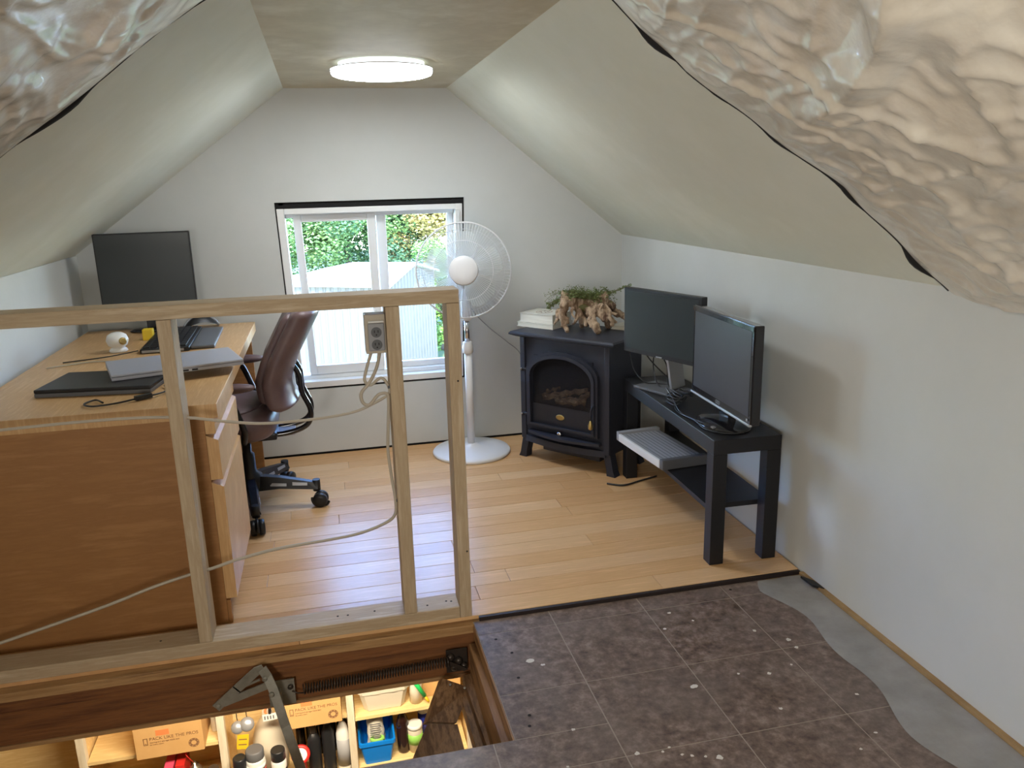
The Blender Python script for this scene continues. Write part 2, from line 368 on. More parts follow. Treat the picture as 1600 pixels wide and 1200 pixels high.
# garage below
GB = -2.65
q = MB()
for lo, hi in [((-3, HY1 + .035, -.205), (3, 4.05, -.034)), ((HX1 + .035, -2, -.205), (3, HY1 + .035, -.034)), ((-3, -2, -.205), (HX1 + .035, HY0 - .03, -.034)), ((-3, HY0 - .03, -.205), (HX0, HY1 + .035, -.034))]: q.box(lo, hi)
struct('ceiling_lower', q, M_joist)
struct('floor_lower', B((-3, -2, GB - .1), (3, 4.05, GB)), M_conc)
struct('wall_lower_back', B((-3, 4.02, GB), (3, 4.1, -.2)), M_ply)
q = B((-3.1, -2, GB), (-3, 4.1, -.03)); q.box((3, -2, GB), (3.1, 4.1, -.03)); q.box((-3.1, -2.1, GB), (3.1, -2, -.03))
struct('wall_lower_side', q, M_ply)

# ---------------------------------------------------------------- window
win = thing('window_1', 'white vinyl sliding window in the gable wall', 'window', (.23, GY, .34), kind='structure')
def wf(x0, x1, z0, z1, y0, y1, name, m, bev=.003):
    mb = B((x0, y0, z0), (x1, y1, z1), bev)
    for v in mb.b.verts: v.co.x = v.co.x + ((-.026 if v.co.x < .24 else .034) * zs(v.co.z)) * min(1, abs(v.co.x - .24) / .4)
    return mb.build(name, m, win, world=True)
a0, a1, c0, c1 = -.180, .636, .342, 1.198
wf(a0, a0 + .032, c0, c1, GY - .002, GY + .11, 'frame', M_vin); wf(a1 - .032, a1, c0, c1, GY - .002, GY + .11, 'frame', M_vin)
wf(a0 + .032, a1 - .032, c1 - .026, c1, GY - .0025, GY + .11, 'frame', M_vin)
wf(a0 + .032, a1 - .032, c0, c0 + .03, GY - .0025, GY + .11, 'frame', M_vin)
wf(a0 + .0325, a1 - .0325, c0 + .0305, c0 + .052, GY + .05, GY + .11, 'track', M_vin)
wf(a0 + .0325, a1 - .0325, c1 - .045, c1 - .0265, GY + .05, GY + .11, 'track', M_vin)
# sliding sash (left, a hand's width open) and fixed sash (right)
s0, s1, t0, t1 = -.115, .248, .395, 1.165
for x0, x1, z0, z1 in [(s0, s0 + .035, t0, t1), (s1 - .038, s1, t0, t1), (s0 + .0352, s1 - .0382, t0, t0 + .045), (s0 + .0352, s1 - .0382, t1 - .032, t1)]: wf(x0, x1, z0, z1, GY + .0452, GY + .072, 'sash', M_vin)
wf(s0 + .034, s1 - .036, t0 + .04, t1 - .03, GY + .056, GY + .060, 'pane', M_glass, 0)
for x0, x1, z0, z1 in [(.252, .296, t0, t1 + .01), (.575, .603, t0, t1 + .01), (.2962, .5748, t0, t0 + .03), (.2962, .5748, t1 - .005, t1 + .012)]: wf(x0, x1, z0, z1, GY + .075, GY + .10, 'sash', M_vin)
wf(.290, .58, t0 + .028, t1 - .003, GY + .085, GY + .089, 'pane', M_glass, 0)
wf(s1 - .030, s1 - .022, .62, .70, GY + .036, GY + .046, 'latch', M_white)
ft = MB()        # ragged foam filler strip in the gap over the window
n = 60
for k in range(n):
    x0 = -.20 + .86 * k / n; ft.box((x0, GY + .001, 1.200 + random.uniform(0, .002)), (x0 + .015, GY + .012, 1.214 + random.uniform(-.002, .004)))
ft.build('foam_filler', M_dark, win, world=True)
wf(.602, .622, .80, 1.17, GY - .02, GY - .0025, 'security_bar', M_white)

# ---------------------------------------------------------------- plastic vapour barrier on the slopes
def ridge(p):
    v = noise.noise(p); return 1 - abs(v) * 2
def poly_sheet(name, label, a, b, n, edge, sgn, seed):
    t = thing(name, label, 'plastic sheet', ((a.x + b.x) / 2, 1.7, (a.z + b.z) / 2 - .02))
    def f(u, v):
        p = a.lerp(b, u); e = edge(u); yy = e + (Y0 + .05 - e) * (v ** 1.5)
        q_ = Vector((u * 3.2 + seed, yy * 2.4, seed))
        big = noise.noise(q_ * .9) * .5 + .5
        w1 = max(0, ridge(Vector((u * 2.2 - yy * 1.5, yy * .8 + u * .5, seed))) - .6) ** 1.3 * .075
        w2 = max(0, ridge(Vector((u * 4 + yy * 3.5, yy * 1.5 - u * 2, seed + 4))) - .7) ** 1.3 * .030
        w3 = noise.noise(Vector((u * 9, yy * 8, seed + 9))) * .006 + max(0, ridge(Vector((u * 13 + 3 * big, yy * 6 - u * 5, seed + 6))) - .55) * .008 + max(0, ridge(Vector((u * 6 - yy * 9, yy * 5 + u * 9, seed + 12))) - .6) * .007 + noise.noise(Vector((u * 30, yy * 26, seed + 2))) * .0008
        m = min(1, max(0, e - yy) / .55) ** .8
        env = sin(pi * min(1, max(0, u)) * .96 + .06)
        d = .009 + min(.34 * max(0, e - yy), m * (.02 + .05 * big * env + w1 * 1.5 + w2 * 2.2 + abs(w3))) + w3 * min(1, max(0, e - yy) / .1)
        return Vector((p.x, yy, p.z)) - n * d
    MB().grid(f, 170, 230).build('sheet', M_poly, t, world=True, recalc=False)
    k = MB(); pts = [Vector((a.lerp(b, i / 60).x, edge(i / 60) + .008 + .010 * abs(noise.noise(Vector((i * .16, seed, 0)))), a.lerp(b, i / 60).z)) - n * .004 for i in range(61)]
    k.tube(pts, [.004 + .016 * max(0, noise.noise(Vector((i * .14, seed, 3)))) for i in range(61)], 6).build('black_sealant', M_dark, t, world=True)
    return t
def er(u):
    x = pR0.x + (pR1.x - pR0.x) * u
    pts = [(.60, 1.80), (.67, 1.795), (.84, 1.80), (.94, 1.755), (1.02, 1.73), (1.08, 1.70), (1.17, 1.655), (1.31, 1.66), (1.5, 1.66)]
    for (xa, ya), (xb, yb) in zip(pts, pts[1:]):
        if x <= xb: 
            s_ = max(0, (x - xa) / (xb - xa)); return ya + (yb - ya) * s_ + .006 * sin(x * 37)
    return pts[-1][1]
poly_sheet('plastic_sheet', 'wrinkled translucent plastic vapour barrier on the right roof slope, above the brown tiles', pR0, pR1, nR, er, 1, 3.1)
poly_sheet('plastic_sheet', 'plastic vapour barrier at the top left corner on the left roof slope', pL0, pL1, nL, lambda u: 1.80 - .03 * u + .008 * sin(u * 23), -1, 8.4)
# vapour barrier left lying along the right wall
def ff(u, v):
    yy = 2.165 - 2.6 * v; x0 = wave(yy) - .03; x = x0 + (RX - .018 - x0) * u
    return Vector((x, yy, VZ + .0012 + .004 * abs(noise.noise(Vector((x * 12, yy * 8, 0)))) * (1 if .05 < u < .98 else .3)))
o = MB().grid(ff, 14, 130).build('floor_plastic', M_polyf, None, recalc=False)
tag(o, 'strip of clear plastic sheet on the floor along the right wall', 'plastic sheet')
o = MB().prism([(1.455, 2.14, VZ + .005), (1.478, 2.10, VZ + .005), (1.48, 2.045, VZ + .005), (1.458, 2.075, VZ + .005)], (0, 0, .008)).build('tape_scrap', M_blkp)
tag(o, 'torn scrap of black tape at the foot of the right wall', 'tape')

# ---------------------------------------------------------------- half wall of studs
hw = thing('stud_railing', 'open half wall of pine studs beside the stair hatch', 'railing', (-.3, HY1 + .045, 0))
YF, YB = HY1, HY1 + .089
B((LX + .002, YF, .974), (HX1, YB, 1.011), .003).build('top_rail', M_studx, hw, world=True)
B((LX + .002, YF, .0006), (.316, YB, .039), .003).build('bottom_plate', M_studx, hw, world=True)
for x0, x1, z0 in [(.3165, HX1, .0006), (.148, .186, .0395), (-.438, -.402, .0395)]:
    B((x0, YF, z0), (x1, YB, .9735), .003).build('stud', M_stud, hw, world=True)
nh = MB()
for x, y_ in [(-.05, 2.23), (-.02, 2.228), (.06, 2.23), (.28, 2.23), (.295, 2.225), (.22, 2.22), (-.55, 2.23)]: nh.lathe([(.0035, .0388), (.0035, .0394)], Matrix.Translation((x, y_, 0)), 8)
for x, z in [(.345, .22), (.34, .75)]: nh.lathe([(.003, 0), (.003, .001)], Matrix.Translation((x, YF + .0005, z)) @ Matrix.Rotation(pi / 2, 4, 'X'), 8)
nh.build('nail_heads', M_dark, hw, world=True)['kind'] = 'stuff'
# outlet box on the middle stud
ob = thing('outlet_box', 'white electrical outlet box on the middle stud of the half wall', 'outlet', (.12, 2.22, .84))
B((.090, 2.205, .842), (.147, 2.255, .952), .003).build('box', M_cream, ob, world=True)
B((.098, 2.199, .850), (.143, 2.2055, .928), .004).build('cover_plate', M_grey, ob, world=True)
B((.100, 2.196, .930), (.142, 2.200, .935)).build('mounting_tab', M_white, ob, world=True)
for z in (.903, .868):
    s_ = MB().lathe([(.0145, 0), (.0145, .003)], Matrix.Translation((.1205, 2.1992, z)) @ Matrix.Rotation(pi / 2, 4, 'X'), 18).build('socket', M_greyd, ob, world=True)
    q = MB()
    for dx in (-.005, .005): q.box((.1205 + dx - .001, 2.1955, z - .001), (.1205 + dx + .001, 2.1965, z + .006))
    q.lathe([(.002, 0), (.002, .001)], Matrix.Translation((.1205, 2.1965, z - .007)) @ Matrix.Rotation(pi / 2, 4, 'X'), 8)
    q.build('slots', M_dark, s_, world=True)
def cable(name, label, pts, r, m, n=8, k=8, cat='cable', group=None):
    o = MB().tube(smooth_pts(pts, k), r, n).build(name, m); return tag(o, label, cat, group)
cable('electrical_cable', 'cream cable from the outlet box sagging left through the left stud', [(.104, 2.225, .842), (.088, 2.215, .80), (.080, 2.21, .768), (.095, 2.21, .752), (.125, 2.205, .772), (.143, 2.20, .75), (.143, 2.2, .725), (.10, 2.21, .698), (.04, 2.215, .676), (-.06, 2.23, .662), (-.2, 2.235, .660), (-.3, 2.235, .675), (-.40, 2.235, .695), (-.52, 2.235, .706), (-.7, 2.235, .708), (-1.0, 2.235, .70)], .0042, M_cream)
cable('electrical_cable', 'cream cable from the outlet box looping down to the left stud foot', [(.128, 2.225, .842), (.115, 2.21, .80), (.092, 2.20, .762), (.068, 2.195, .735), (.070, 2.195, .708), (.088, 2.195, .70), (.115, 2.19, .728), (.138, 2.19, .728), (.141, 2.195, .70), (.137, 2.20, .64), (.131, 2.20, .56), (.136, 2.20, .48), (.143, 2.198, .40), (.136, 2.20, .355), (.10, 2.205, .33), (.03, 2.21, .308), (-.06, 2.22, .295), (-.2, 2.23, .282), (-.31, 2.235, .262), (-.39, 2.24, .240), (-.44, 2.24, .232), (-.55, 2.235, .208), (-.7, 2.23, .165), (-1.0, 2.23, .09)], .0046, M_cream)
for z in (.742, .400): MB().box((.1415, 2.194, z), (.1478, 2.206, z + .008)).build('cable_staple', M_greyd, hw, world=True)

# ---------------------------------------------------------------- ceiling light
cl = thing('ceiling_light', 'round white LED ceiling light glowing on the flat ceiling', 'ceiling light', (.255, 3.12, ZC - .048))
LM = Matrix.Translation((0, 0, 0))
MB().lathe([(.155, .028), (.155, .0478)], n=48).build('base', M_ledbase, cl)
MB().lathe([(.05, 0), (.13, .0003), (.168, .003), (.179, .007)], n=64).build('diffuser', M_led, cl)
MB().lathe([(.1791, .0071), (.184, .014), (.184, .025)], n=64).build('rim', M_ledrim, cl)
MB().lathe([(.1845, .0252), (.1845, .028), (.172, .0308)], n=64).build('tray', M_fan, cl)
for z in (.012, .021): MB().torus(.1842, .0012, Matrix.Translation((0, 0, z)), 64, 6).build('trim_ring', M_ledring, cl)
MB().torus(.085, .0013, Matrix.Translation((0, 0, -.0004)), 48, 6).build('center_ring', M_ledring, cl)

# ---------------------------------------------------------------- pedestal fan
fan = thing('pedestal_fan', 'tall white pedestal fan standing in front of the window', 'fan', (.63, 3.705, 0))
MB().lathe([(.19, .0005), (.192, .010), (.186, .018), (.12, .026), (.045, .034), (.030, .045), (.022, .05)], n=48).build('base', M_fan, fan)
MB().lathe([(.0185, .045), (.0185, .52)], n=20).build('lower_pole', M_fan, fan)
MB().lathe([(.019, .50), (.026, .505), (.026, .535), (.023, .54), (.023, .555), (.014, .56)], n=20).build('collar', M_fan, fan)
MB().lathe([(.0125, .55), (.0125, .665)], n=16).build('upper_pole', M_chrome, fan)
MB().lathe([(.018, .66), (.024, .665), (.026, .72), (.022, .78), (.015, .81)], n=20).build('neck', M_fan, fan)
hub = Vector((-.015, -.062, .903)); axis = (Vector((0, 0, 1.3)) - (hub + Vector((.63, 3.705, 0)))).normalized()
FM = Matrix.Translation(hub) @ frame_from(axis)
MB().lathe([(.02, -.15), (.05, -.14), (.06, -.10), (.06, -.045), (.03, -.035)], FM, 24).build('motor_housing', M_fan, fan)
RG = .218
g = MB(); nw = 96
for k in range(nw):
    a = 2 * pi * k / nw; c_, s_ = cos(a), sin(a)
    prof = [(.066, .050), (.11, .049), (.155, .044), (.19, .032), (.211, .012), (RG, 0)]
    g.tube([FM @ Vector((r * c_, r * s_, z)) for r, z in prof], .0011, 4, False)
g.torus(RG, .0042, FM, 72, 8); g.torus(.135, .0015, FM @ Matrix.Translation((0, 0, .047)), 60, 6)
g.build('front_grille', M_wire, fan)
g = MB()
for k in range(nw):
    a = 2 * pi * (k + .5) / nw; c_, s_ = cos(a), sin(a)
    g.tube([FM @ Vector((r * c_, r * s_, z)) for r, z in [(.06, -.045), (.13, -.046), (.185, -.036), (.21, -.016), (RG - .003, -.001)]], .001, 4, False)
g.torus(.13, .0013, FM @ Matrix.Translation((0, 0, -.045)), 60, 6); g.torus(.19, .0012, FM @ Matrix.Translation((0, 0, -.033)), 60, 6)
g.build('rear_grille', M_wire, fan)
MB().lathe([(.066, .046), (.067, .052), (.062, .056), (.03, .059), (.005, .060)], FM, 36).build('hub_cap', M_fan, fan)
MB().lathe([(.028, -.03), (.030, .02), (.02, .03)], FM, 20).build('blade_hub', M_fan, fan)
for k in range(5):
    a0_ = 2 * pi * k / 5 + .3
    def bl(u, v, a0_=a0_):
        r = .028 + .150 * u; half = .26 + .36 * sin(pi * min(1, u * .9 + .05)) if u < 1 else .3
        a = a0_ + (v - .5) * 2 * half * .95
        return FM @ Vector((r * cos(a), r * sin(a), (v - .5) * -.03 + .005 * sin(u * 3)))
    MB().grid(bl, 10, 8).build('blade', M_fanb, fan)
cable('fan_cord', 'thin pale fan cord hanging from the fan towards the stove', [(.66, 3.74, .715), (.70, 3.78, .66), (.78, 3.83, .58), (.86, 3.86, .51), (.93, 3.88, .44), (.97, 3.89, .3), (.98, 3.89, .1)], .0022, M_grey, cat='cord')

# ---------------------------------------------------------------- electric stove
st = thing('electric_stove', 'black cast-style electric stove with arched glass door in the corner', 'stove', (1.12, 3.46, 0), R(-52))
HD = .135; FRT = -HD
q = B((-.243, FRT + .0, .098), (.243, HD, .594), .004)
q.build('body', M_stove, st)
q = MB().prism([(-.275, FRT - .038, .600), (.275, FRT - .038, .600), (.262, FRT - .022, .594), (-.262, FRT - .022, .594)], (0, 0, 0.0001))
q = MB()
lo = [(-.258, FRT - .022), (.258, FRT - .022), (.258, HD + .01), (-.258, HD + .01)]; md = [(-.285, FRT - .045), (.285, FRT - .045), (.285, HD + .02), (-.285, HD + .02)]; hi_ = [(-.278, FRT - .038), (.278, FRT - .038), (.278, HD + .02), (-.278, HD + .02)]
lv = [[q.b.verts.new((x, y_, z)) for x, y_ in P] for P, z in ((lo, .595), (md, .606), (md, .613), (hi_, .620))]
for A, Bv in zip(lv, lv[1:]):
    for k in range(4): q.b.faces.new((A[k], A[(k + 1) % 4], Bv[(k + 1) % 4], Bv[k]))
q.b.faces.new(lv[0][::-1]); q.b.faces.new(lv[-1]); q.build('top_plate', M_stove, st)
for x in (-1, 1):          # corner pilasters and splayed feet
    B((x * .232 - .014, FRT - .012, .10), (x * .232 + .014, FRT + .004, .592), .004).build('corner_trim', M_stove, st)
    for yy in (FRT + .02, HD - .03):
        MB().prism([(x * .205, yy - .022, .115), (x * .243, yy - .022, .115), (x * .262, yy - .022, .022), (x * .272, yy - .022, .0005), (x * .228, yy - .022, .0005), (x * .226, yy - .022, .03)], (0, .044, 0)).build('leg', M_stove, st)
# curved front apron under the door
ap = [(-.225 + .45 * k / 16, FRT - .010 - .030 * sin(pi * k / 16), .118) for k in range(17)]
MB().prism(ap + [(.225, FRT + .01, .118), (-.225, FRT + .01, .118)], (0, 0, -.030)).build('apron', M_stove, st)
ap = [(-.20 + .40 * k / 16, FRT - .022 - .040 * sin(pi * k / 16), .150) for k in range(17)]
MB().prism(ap + [(.20, FRT + .002, .150), (-.20, FRT + .002, .150)], (0, 0, -.012)).build('ash_lip', M_stove, st)
B((-.15, FRT + .03, .045), (.17, HD - .03, .0975), .004).build('heater_box', M_stove2, st)
# arch door
def arch(wd, z0, zs_, zt, k=16):     # half width, bottom, springing, top
    pts = [(-wd, z0), (wd, z0)] + [(wd * cos(pi * i / k), zs_ + (zt - zs_) * sin(pi * i / k)) for i in range(k + 1)]
    return pts
def ringp(outer, inner, y0, y1):
    mb = MB(); n = len(outer)
    V = [[mb.b.verts.new((x, y_, z)) for x, z in P] for P, y_ in ((outer, y1), (outer, y0), (inner, y0), (inner, y1))]
    for A, Bq in zip(V, V[1:] + V[:1]):
        for k in range(n): mb.b.faces.new((A[k], A[(k + 1) % n], Bq[(k + 1) % n], Bq[k]))
    return mb
DX = -.008
def sh(P): return [(x + DX, z) for x, z in P]
door = ringp(sh(arch(.198, .172, .44, .545)), sh(arch(.176, .188, .425, .522)), FRT - .020, FRT - .001).build('door', M_stove, st)
ringp(sh(arch(.185, .182, .43, .532)), sh(arch(.170, .192, .42, .516)), FRT - .030, FRT - .018).build('arch_moulding', M_stove, door)
MB().prism([(x, FRT - .010, z) for x, z in sh([(-.176, .188), (.176, .188), (.176, .285), (-.176, .285)])], (0, .009, 0)).build('lower_panel', M_stove2, door)
q = MB().prism([(x, FRT - .0095, z) for x, z in sh(arch(.165, .285, .42, .512))], (0, .002, 0)).build('glass', M_sglass, door)
q = B((-.17, FRT - .0055, .285), (.155, FRT - .001, .515)).build('firebox_back', M_stove2, door)
lg = MB()
for (x0, z0, x1, z1, r) in [(-.12, .318, .02, .352, .020), (-.05, .312, .12, .330, .022), (.0, .352, .13, .385, .017), (-.10, .345, -.02, .378, .014), (.06, .32, .14, .37, .018)]:
    pts = [Vector((x0 + (x1 - x0) * k / 8, FRT - .003, z0 + (z1 - z0) * k / 8 + .004 * sin(k * 2.1))) for k in range(9)]
    lg.tube(pts, [r * (1 + .15 * sin(k * 1.7)) for k in range(9)], 8)
for v in lg.b.verts: v.co.y = FRT - .003 + (v.co.y - FRT + .003) * .22
lg.build('logs', M_log, door)
MB().lathe([(1, 0), (1, .004), (.8, .005)], Matrix.Translation((-.018, FRT - .010, .236)) @ Matrix.Rotation(pi / 2, 4, 'X') @ Matrix.Diagonal((.023, .013, 1, 1)), 24).build('badge', M_brass, door)
MB().lathe([(.006, 0), (.006, .008), (.012, .010), (.012, .020), (.008, .023)], Matrix.Translation((-.012, FRT - .012, .160)) @ Matrix.Rotation(pi / 2, 4, 'X'), 16).build('knob', M_chrome, st)
h = MB().tube([(.178, FRT - .018, .318), (.172, FRT - .034, .322), (.166, FRT - .036, .305), (.164, FRT - .036, .26)], .0035, 8).build('handle', M_stove, door)
MB().lathe([(.004, -.03), (.010, -.026), (.011, -.01), (.006, .006), (.004, .012)], Matrix.Translation((.164, FRT - .036, .245)), 12).build('grip', M_brass, h)
for z in (.225, .442): MB().tube([(-.238, FRT - .014, z), (-.20, FRT - .014, z)], .006, 8).tube([(-.236, FRT - .016, z - .002), (-.226, FRT - .016, z - .002)], .0075, 8).build('hinge', M_chrome if z > 1 else M_stove2, st)
for z in (.225, .442): MB().lathe([(.003, 0), (.005, .002), (.003, .004)], Matrix.Translation((-.232, FRT - .022, z)) @ Matrix.Rotation(pi / 2, 4, 'X'), 8).build('hinge_screw', M_chrome, st)

# books on the stove
bd = R(-52); ud = Vector((cos(bd), sin(bd), 0)); vd = Vector((-sin(bd), cos(bd), 0))
def book(label, corner, wl, dp, z, h_, cover, rz, group, art=False):
    c_ = Vector(corner) ; t = thing('book', label, 'book', (c_.x, c_.y, z), rz, group)
    B((.004, .003, .003), (wl - .004, dp - .004, h_ - .003)).build('pages', M_paper, t)
    q = B((0, 0, 0), (wl, dp, .0028), .0008); q.box((0, 0, h_ - .0028), (wl, dp, h_), .0008); q.box((wl - .003, 0, 0), (wl, dp, h_), .0008)
    q.build('cover', cover, t)
    if art:
        MB().torus(.038, .002, Matrix.Translation((wl * .5, dp * .45, h_ + .0002)) @ Matrix.Diagonal((1, 1, .2, 1)), 30, 5).build('cover_print', M_drift, t)
        q = MB()
        for k in range(7):
            a = k * .9; q.prism([(wl * .5 + .022 * cos(a), dp * .45 + .022 * sin(a), h_ + .0001), (wl * .5 + .032 * cos(a + .3), dp * .45 + .032 * sin(a + .3), h_ + .0001), (wl * .5 + .012 * cos(a + .6), dp * .45 + .012 * sin(a + .6), h_ + .0001)], (0, 0, .0003))
        q.build('cover_print', M_drift, t)
    return t
book('wide white hardback book at the bottom of the stack on the stove', (.872, 3.690), .212, .165, .6203, .022, M_cover, bd, 'books on the stove')
book('thick cream hardback book with round cover picture, top of the stove stack', (.885, 3.693), .195, .155, .6426, .042, M_cover, bd + .02, 'books on the stove', True)
book('white book mostly hidden behind the driftwood planter', (1.262, 3.452), .08, .10, .6203, .018, M_cover, bd, 'books on the stove')

# driftwood planter
dw = thing('driftwood_planter', 'gnarled driftwood stump planted with trailing green fern on the stove', 'plant', (1.135, 3.44, .6205), R(-20))
q = MB()
def root(pts, r):
    p = smooth_pts(pts, 5); n = len(p); q.tube([v + Vector((noise.noise(v * 40), noise.noise(v * 40 + Vector((5, 5, 5))), noise.noise(v * 40 + Vector((9, 1, 3))))) * .014 for v in p],
        [.86 * (r[0] + (r[1] - r[0]) * i / (n - 1)) * (1 + .55 * noise.noise(v * 70)) for i, v in enumerate(p)], 9)
root([(-.085, .0, .16), (-.088, -.02, .12), (-.10, -.045, .07), (-.085, -.085, .008)], (.026, .014))
root([(-.09, -.01, .155), (-.115, -.02, .10), (-.135, -.03, .065), (-.15, -.035, .035)], (.018, .007))
root([(-.07, .0, .15), (-.02, .01, .13), (.04, .015, .125), (.08, .02, .15)], (.028, .028))
root([(-.045, -.01, .12), (-.02, -.02, .08), (.0, -.02, .045), (.01, -.02, .022)], (.020, .007))
root([(.02, .0, .11), (.03, -.03, .08), (.04, -.05, .05), (.06, -.085, .008)], (.034, .016))
root([(.03, -.01, .10), (.07, -.03, .075), (.10, -.03, .06), (.14, -.03, .045)], (.028, .008))
root([(.08, .02, .16), (.105, .03, .12), (.14, .05, .08), (.19, .04, .05)], (.030, .016))
root([(.04, .0, .12), (.085, -.03, .10), (.12, -.05, .06), (.125, -.055, .03)], (.020, .008))
root([(.0, .04, .12), (-.01, .06, .06), (-.02, .07, .008)], (.028, .016)); root([(.09, .04, .12), (.10, .06, .06), (.11, .07, .008)], (.024, .014))
root([(-.09, .0, .14), (-.10, .0, .175), (-.098, .002, .195)], (.018, .005)); root([(.03, -.01, .12), (.045, -.035, .115), (.055, -.045, .10)], (.010, .003))
root([(-.03, -.02, .10), (-.045, -.03, .06), (-.06, -.02, .03)], (.012, .005))
root([(-.06, .0, .14), (-.055, -.04, .10), (-.045, -.055, .06)], (.012, .004)); root([(.03, -.02, .10), (.015, -.06, .06), (.02, -.07, .03)], (.014, .005))
root([(.09, .0, .13), (.11, -.04, .10), (.15, -.05, .085)], (.013, .004)); root([(.06, -.02, .13), (.075, -.05, .13), (.07, -.06, .10)], (.011, .004)); root([(-.09, -.02, .09), (-.07, -.06, .06), (-.105, -.07, .03)], (.010, .004))
wd = q.build('stump', M_drift, dw)
md_ = wd.modifiers.new('r', 'REMESH'); md_.mode = 'VOXEL'; md_.voxel_size = .0034; md_.use_smooth_shade = True
q = MB(); stm = MB(); random.seed(11)
for k in range(190):
    a = random.uniform(0, 2 * pi); L = random.uniform(.05, .11) * (1.25 if cos(a) < -.3 else 1)
    s0_ = Vector((random.uniform(-.06, .07), random.uniform(-.01, .05), .15)); d = Vector((cos(a), sin(a) * .7, random.uniform(.2, 1.1))).normalized()
    if k < 8: d = Vector((.9, .1, .35)).normalized(); L = .15; s0_.x = .06
    if 8 <= k < 26: d = Vector((-.95, -.1 * k / 12, .55)).normalized(); L = .15
    if 26 <= k < 52: d = Vector((-.9, -.1, .15)).normalized(); L = .12; s0_.x = -.05
    p = [s0_ + d * L * t - Vector((0, 0, 1)) * (t * t * L * random.uniform(.25, .6) if k >= 8 else 0) for t in [i / 6 for i in range(7)]]
    stm.tube(p, .0007, 3, False)
    for v in p[1:]:
        for _ in range(3):
            c_ = v + Vector([random.uniform(-.008, .008) for _ in range(3)]); nrm = Vector([random.uniform(-1, 1) for _ in range(3)]); M_ = frame_from(nrm); r = random.uniform(.0028, .005)
            q.b.faces.new([q.b.verts.new(c_ + M_ @ Vector((r * x, r * y_, 0))) for x, y_ in ((-1, 0), (-.2, -.8), (1, 0), (-.2, .8))])
fo = q.build('leaves', M_leaf, dw, recalc=False); fo['kind'] = 'stuff'
o = stm.build('stems', M_stem, dw); o['kind'] = 'stuff'
MB().lathe([(.03, .09), (.05, .115), (.03, .128)], Matrix.Translation((.0, .025, 0)), 14).build('soil', M_stem, dw)

# ---------------------------------------------------------------- black bench and what is on it
bn = thing('tv_bench', 'low black bench with a lower shelf against the right wall', 'bench', (1.20, 2.29, 0), R(-1.7))
BWd, BL, BH = .245, .90, .45
B((0, 0, BH - .05), (BWd, BL, BH), .0015).build('top', M_blk, bn)
for x in (0, BWd - .05):
    for y_ in (0, BL - .05): B((x, y_, .0008), (x + .05, y_ + .05, BH - .0505), .0015).build('leg', M_blk, bn)
B((.006, .0505, .185), (BWd - .006, BL - .0505, .203), .001).build('shelf', M_blk, bn)
TOP = BH + .0005
def monitor(name, label, c, yaw, wd_, ht, zb, thick, bez, frame_m, scr_m, stand, base_r, chin=0):
    t = thing(name, label, 'monitor', (c[0], c[1], stand), yaw)
    z0 = zb - stand; 
    B((-wd_ / 2, 0, z0), (wd_ / 2, thick, z0 + ht), .004).build('housing', frame_m, t)
    B((-wd_ / 2 + bez, -.0012, z0 + bez + chin), (wd_ / 2 - bez, .001, z0 + ht - bez)).build('screen', scr_m, t)
    return t, z0
# far monitor
m1, z0 = monitor('monitor', 'black monitor with thin bezel at the far end of the bench, next to the stove', (1.278, 2.925), R(-69.2), .43, .27, .588, .032, .013, M_blkp, M_scr, TOP, 0, .006)
B((-.05, .034, z0 + .06), (.05, .055, z0 + .2), .004).build('rear_cover', M_blkp, m1)
MB().bar((.03, .075, .012), (.01, .05, z0 + .10), .075, .012, (1, 0, 0)).build('stand', M_silver, m1)
B((-.12, -.03, 0), (.09, .11, .011), .004).build('stand_base', M_greyd, m1)
B((-.02, -.0022, z0 + .003), (.012, -.0005, z0 + .008)).build('badge', M_silver, m1)
# near monitor
m2, z0 = monitor('monitor', 'glossy black monitor with silver lower lip at the near end of the bench', (1.296, 2.452), R(-92.5), .47, .328, .512, .034, .016, M_gloss, M_scr2, TOP, 0, .012)
B((-.235, -.004, z0 - .001), (.235, .006, z0 + .006), .001).build('silver_lip', M_silver, m2)
B((-.235, -.0035, z0 + .309), (.235, -.0003, z0 + .326), .001).build('top_bezel', M_gloss, m2)
B((-.04, .02, .01), (.04, .05, z0 + .12), .008).build('stand', M_gloss, m2)
MB().lathe([(.108, 0), (.110, .005), (.10, .011), (.04, .018), (.02, .020)], Matrix.Translation((.0, .020, 0)) @ Matrix.Diagonal((1.15, .8, 1, 1)), 40).build('stand_base', M_gloss, m2)
B((.212, -.0048, z0 + .014), (.220, -.003, z0 + .022), .001).build('power_button', M_silver, m2)
q = MB()
for k in range(3): q.torus(.006, .0006, Matrix.Translation((-.01 + .01 * k, -.0045, z0 + .020)) @ Matrix.Rotation(pi / 2, 4, 'X'), 10, 4)
q.build('badge', M_silver, m2)
# cables on the bench
cable('video_cable', 'black video cable curling round the near monitor foot on the bench', [(1.255, 2.80, TOP + .05), (1.25, 2.72, TOP + .02), (1.232, 2.62, TOP + .004), (1.235, 2.50, TOP + .004), (1.225, 2.42, TOP + .004), (1.245, 2.36, TOP + .004), (1.29, 2.33, TOP + .004), (1.33, 2.33, TOP + .004)], .0028, M_blkp)
vc = thing('video_cable', 'black video cable with a pale plug end at the front of the bench', 'cable', (1.23, 2.5, TOP))
MB().tube(smooth_pts([(1.275, 2.74, TOP + .012), (1.238, 2.68, TOP + .004), (1.222, 2.60, TOP + .006), (1.225, 2.50, TOP + .012), (1.236, 2.43, TOP + .016)], 6), .0026, 8).build('cord', M_blkp, vc, world=True)
MB().bar((1.236, 2.43, TOP + .016), (1.244, 2.395, TOP + .014), .014, .008).build('plug_body', M_blkp, vc, world=True)
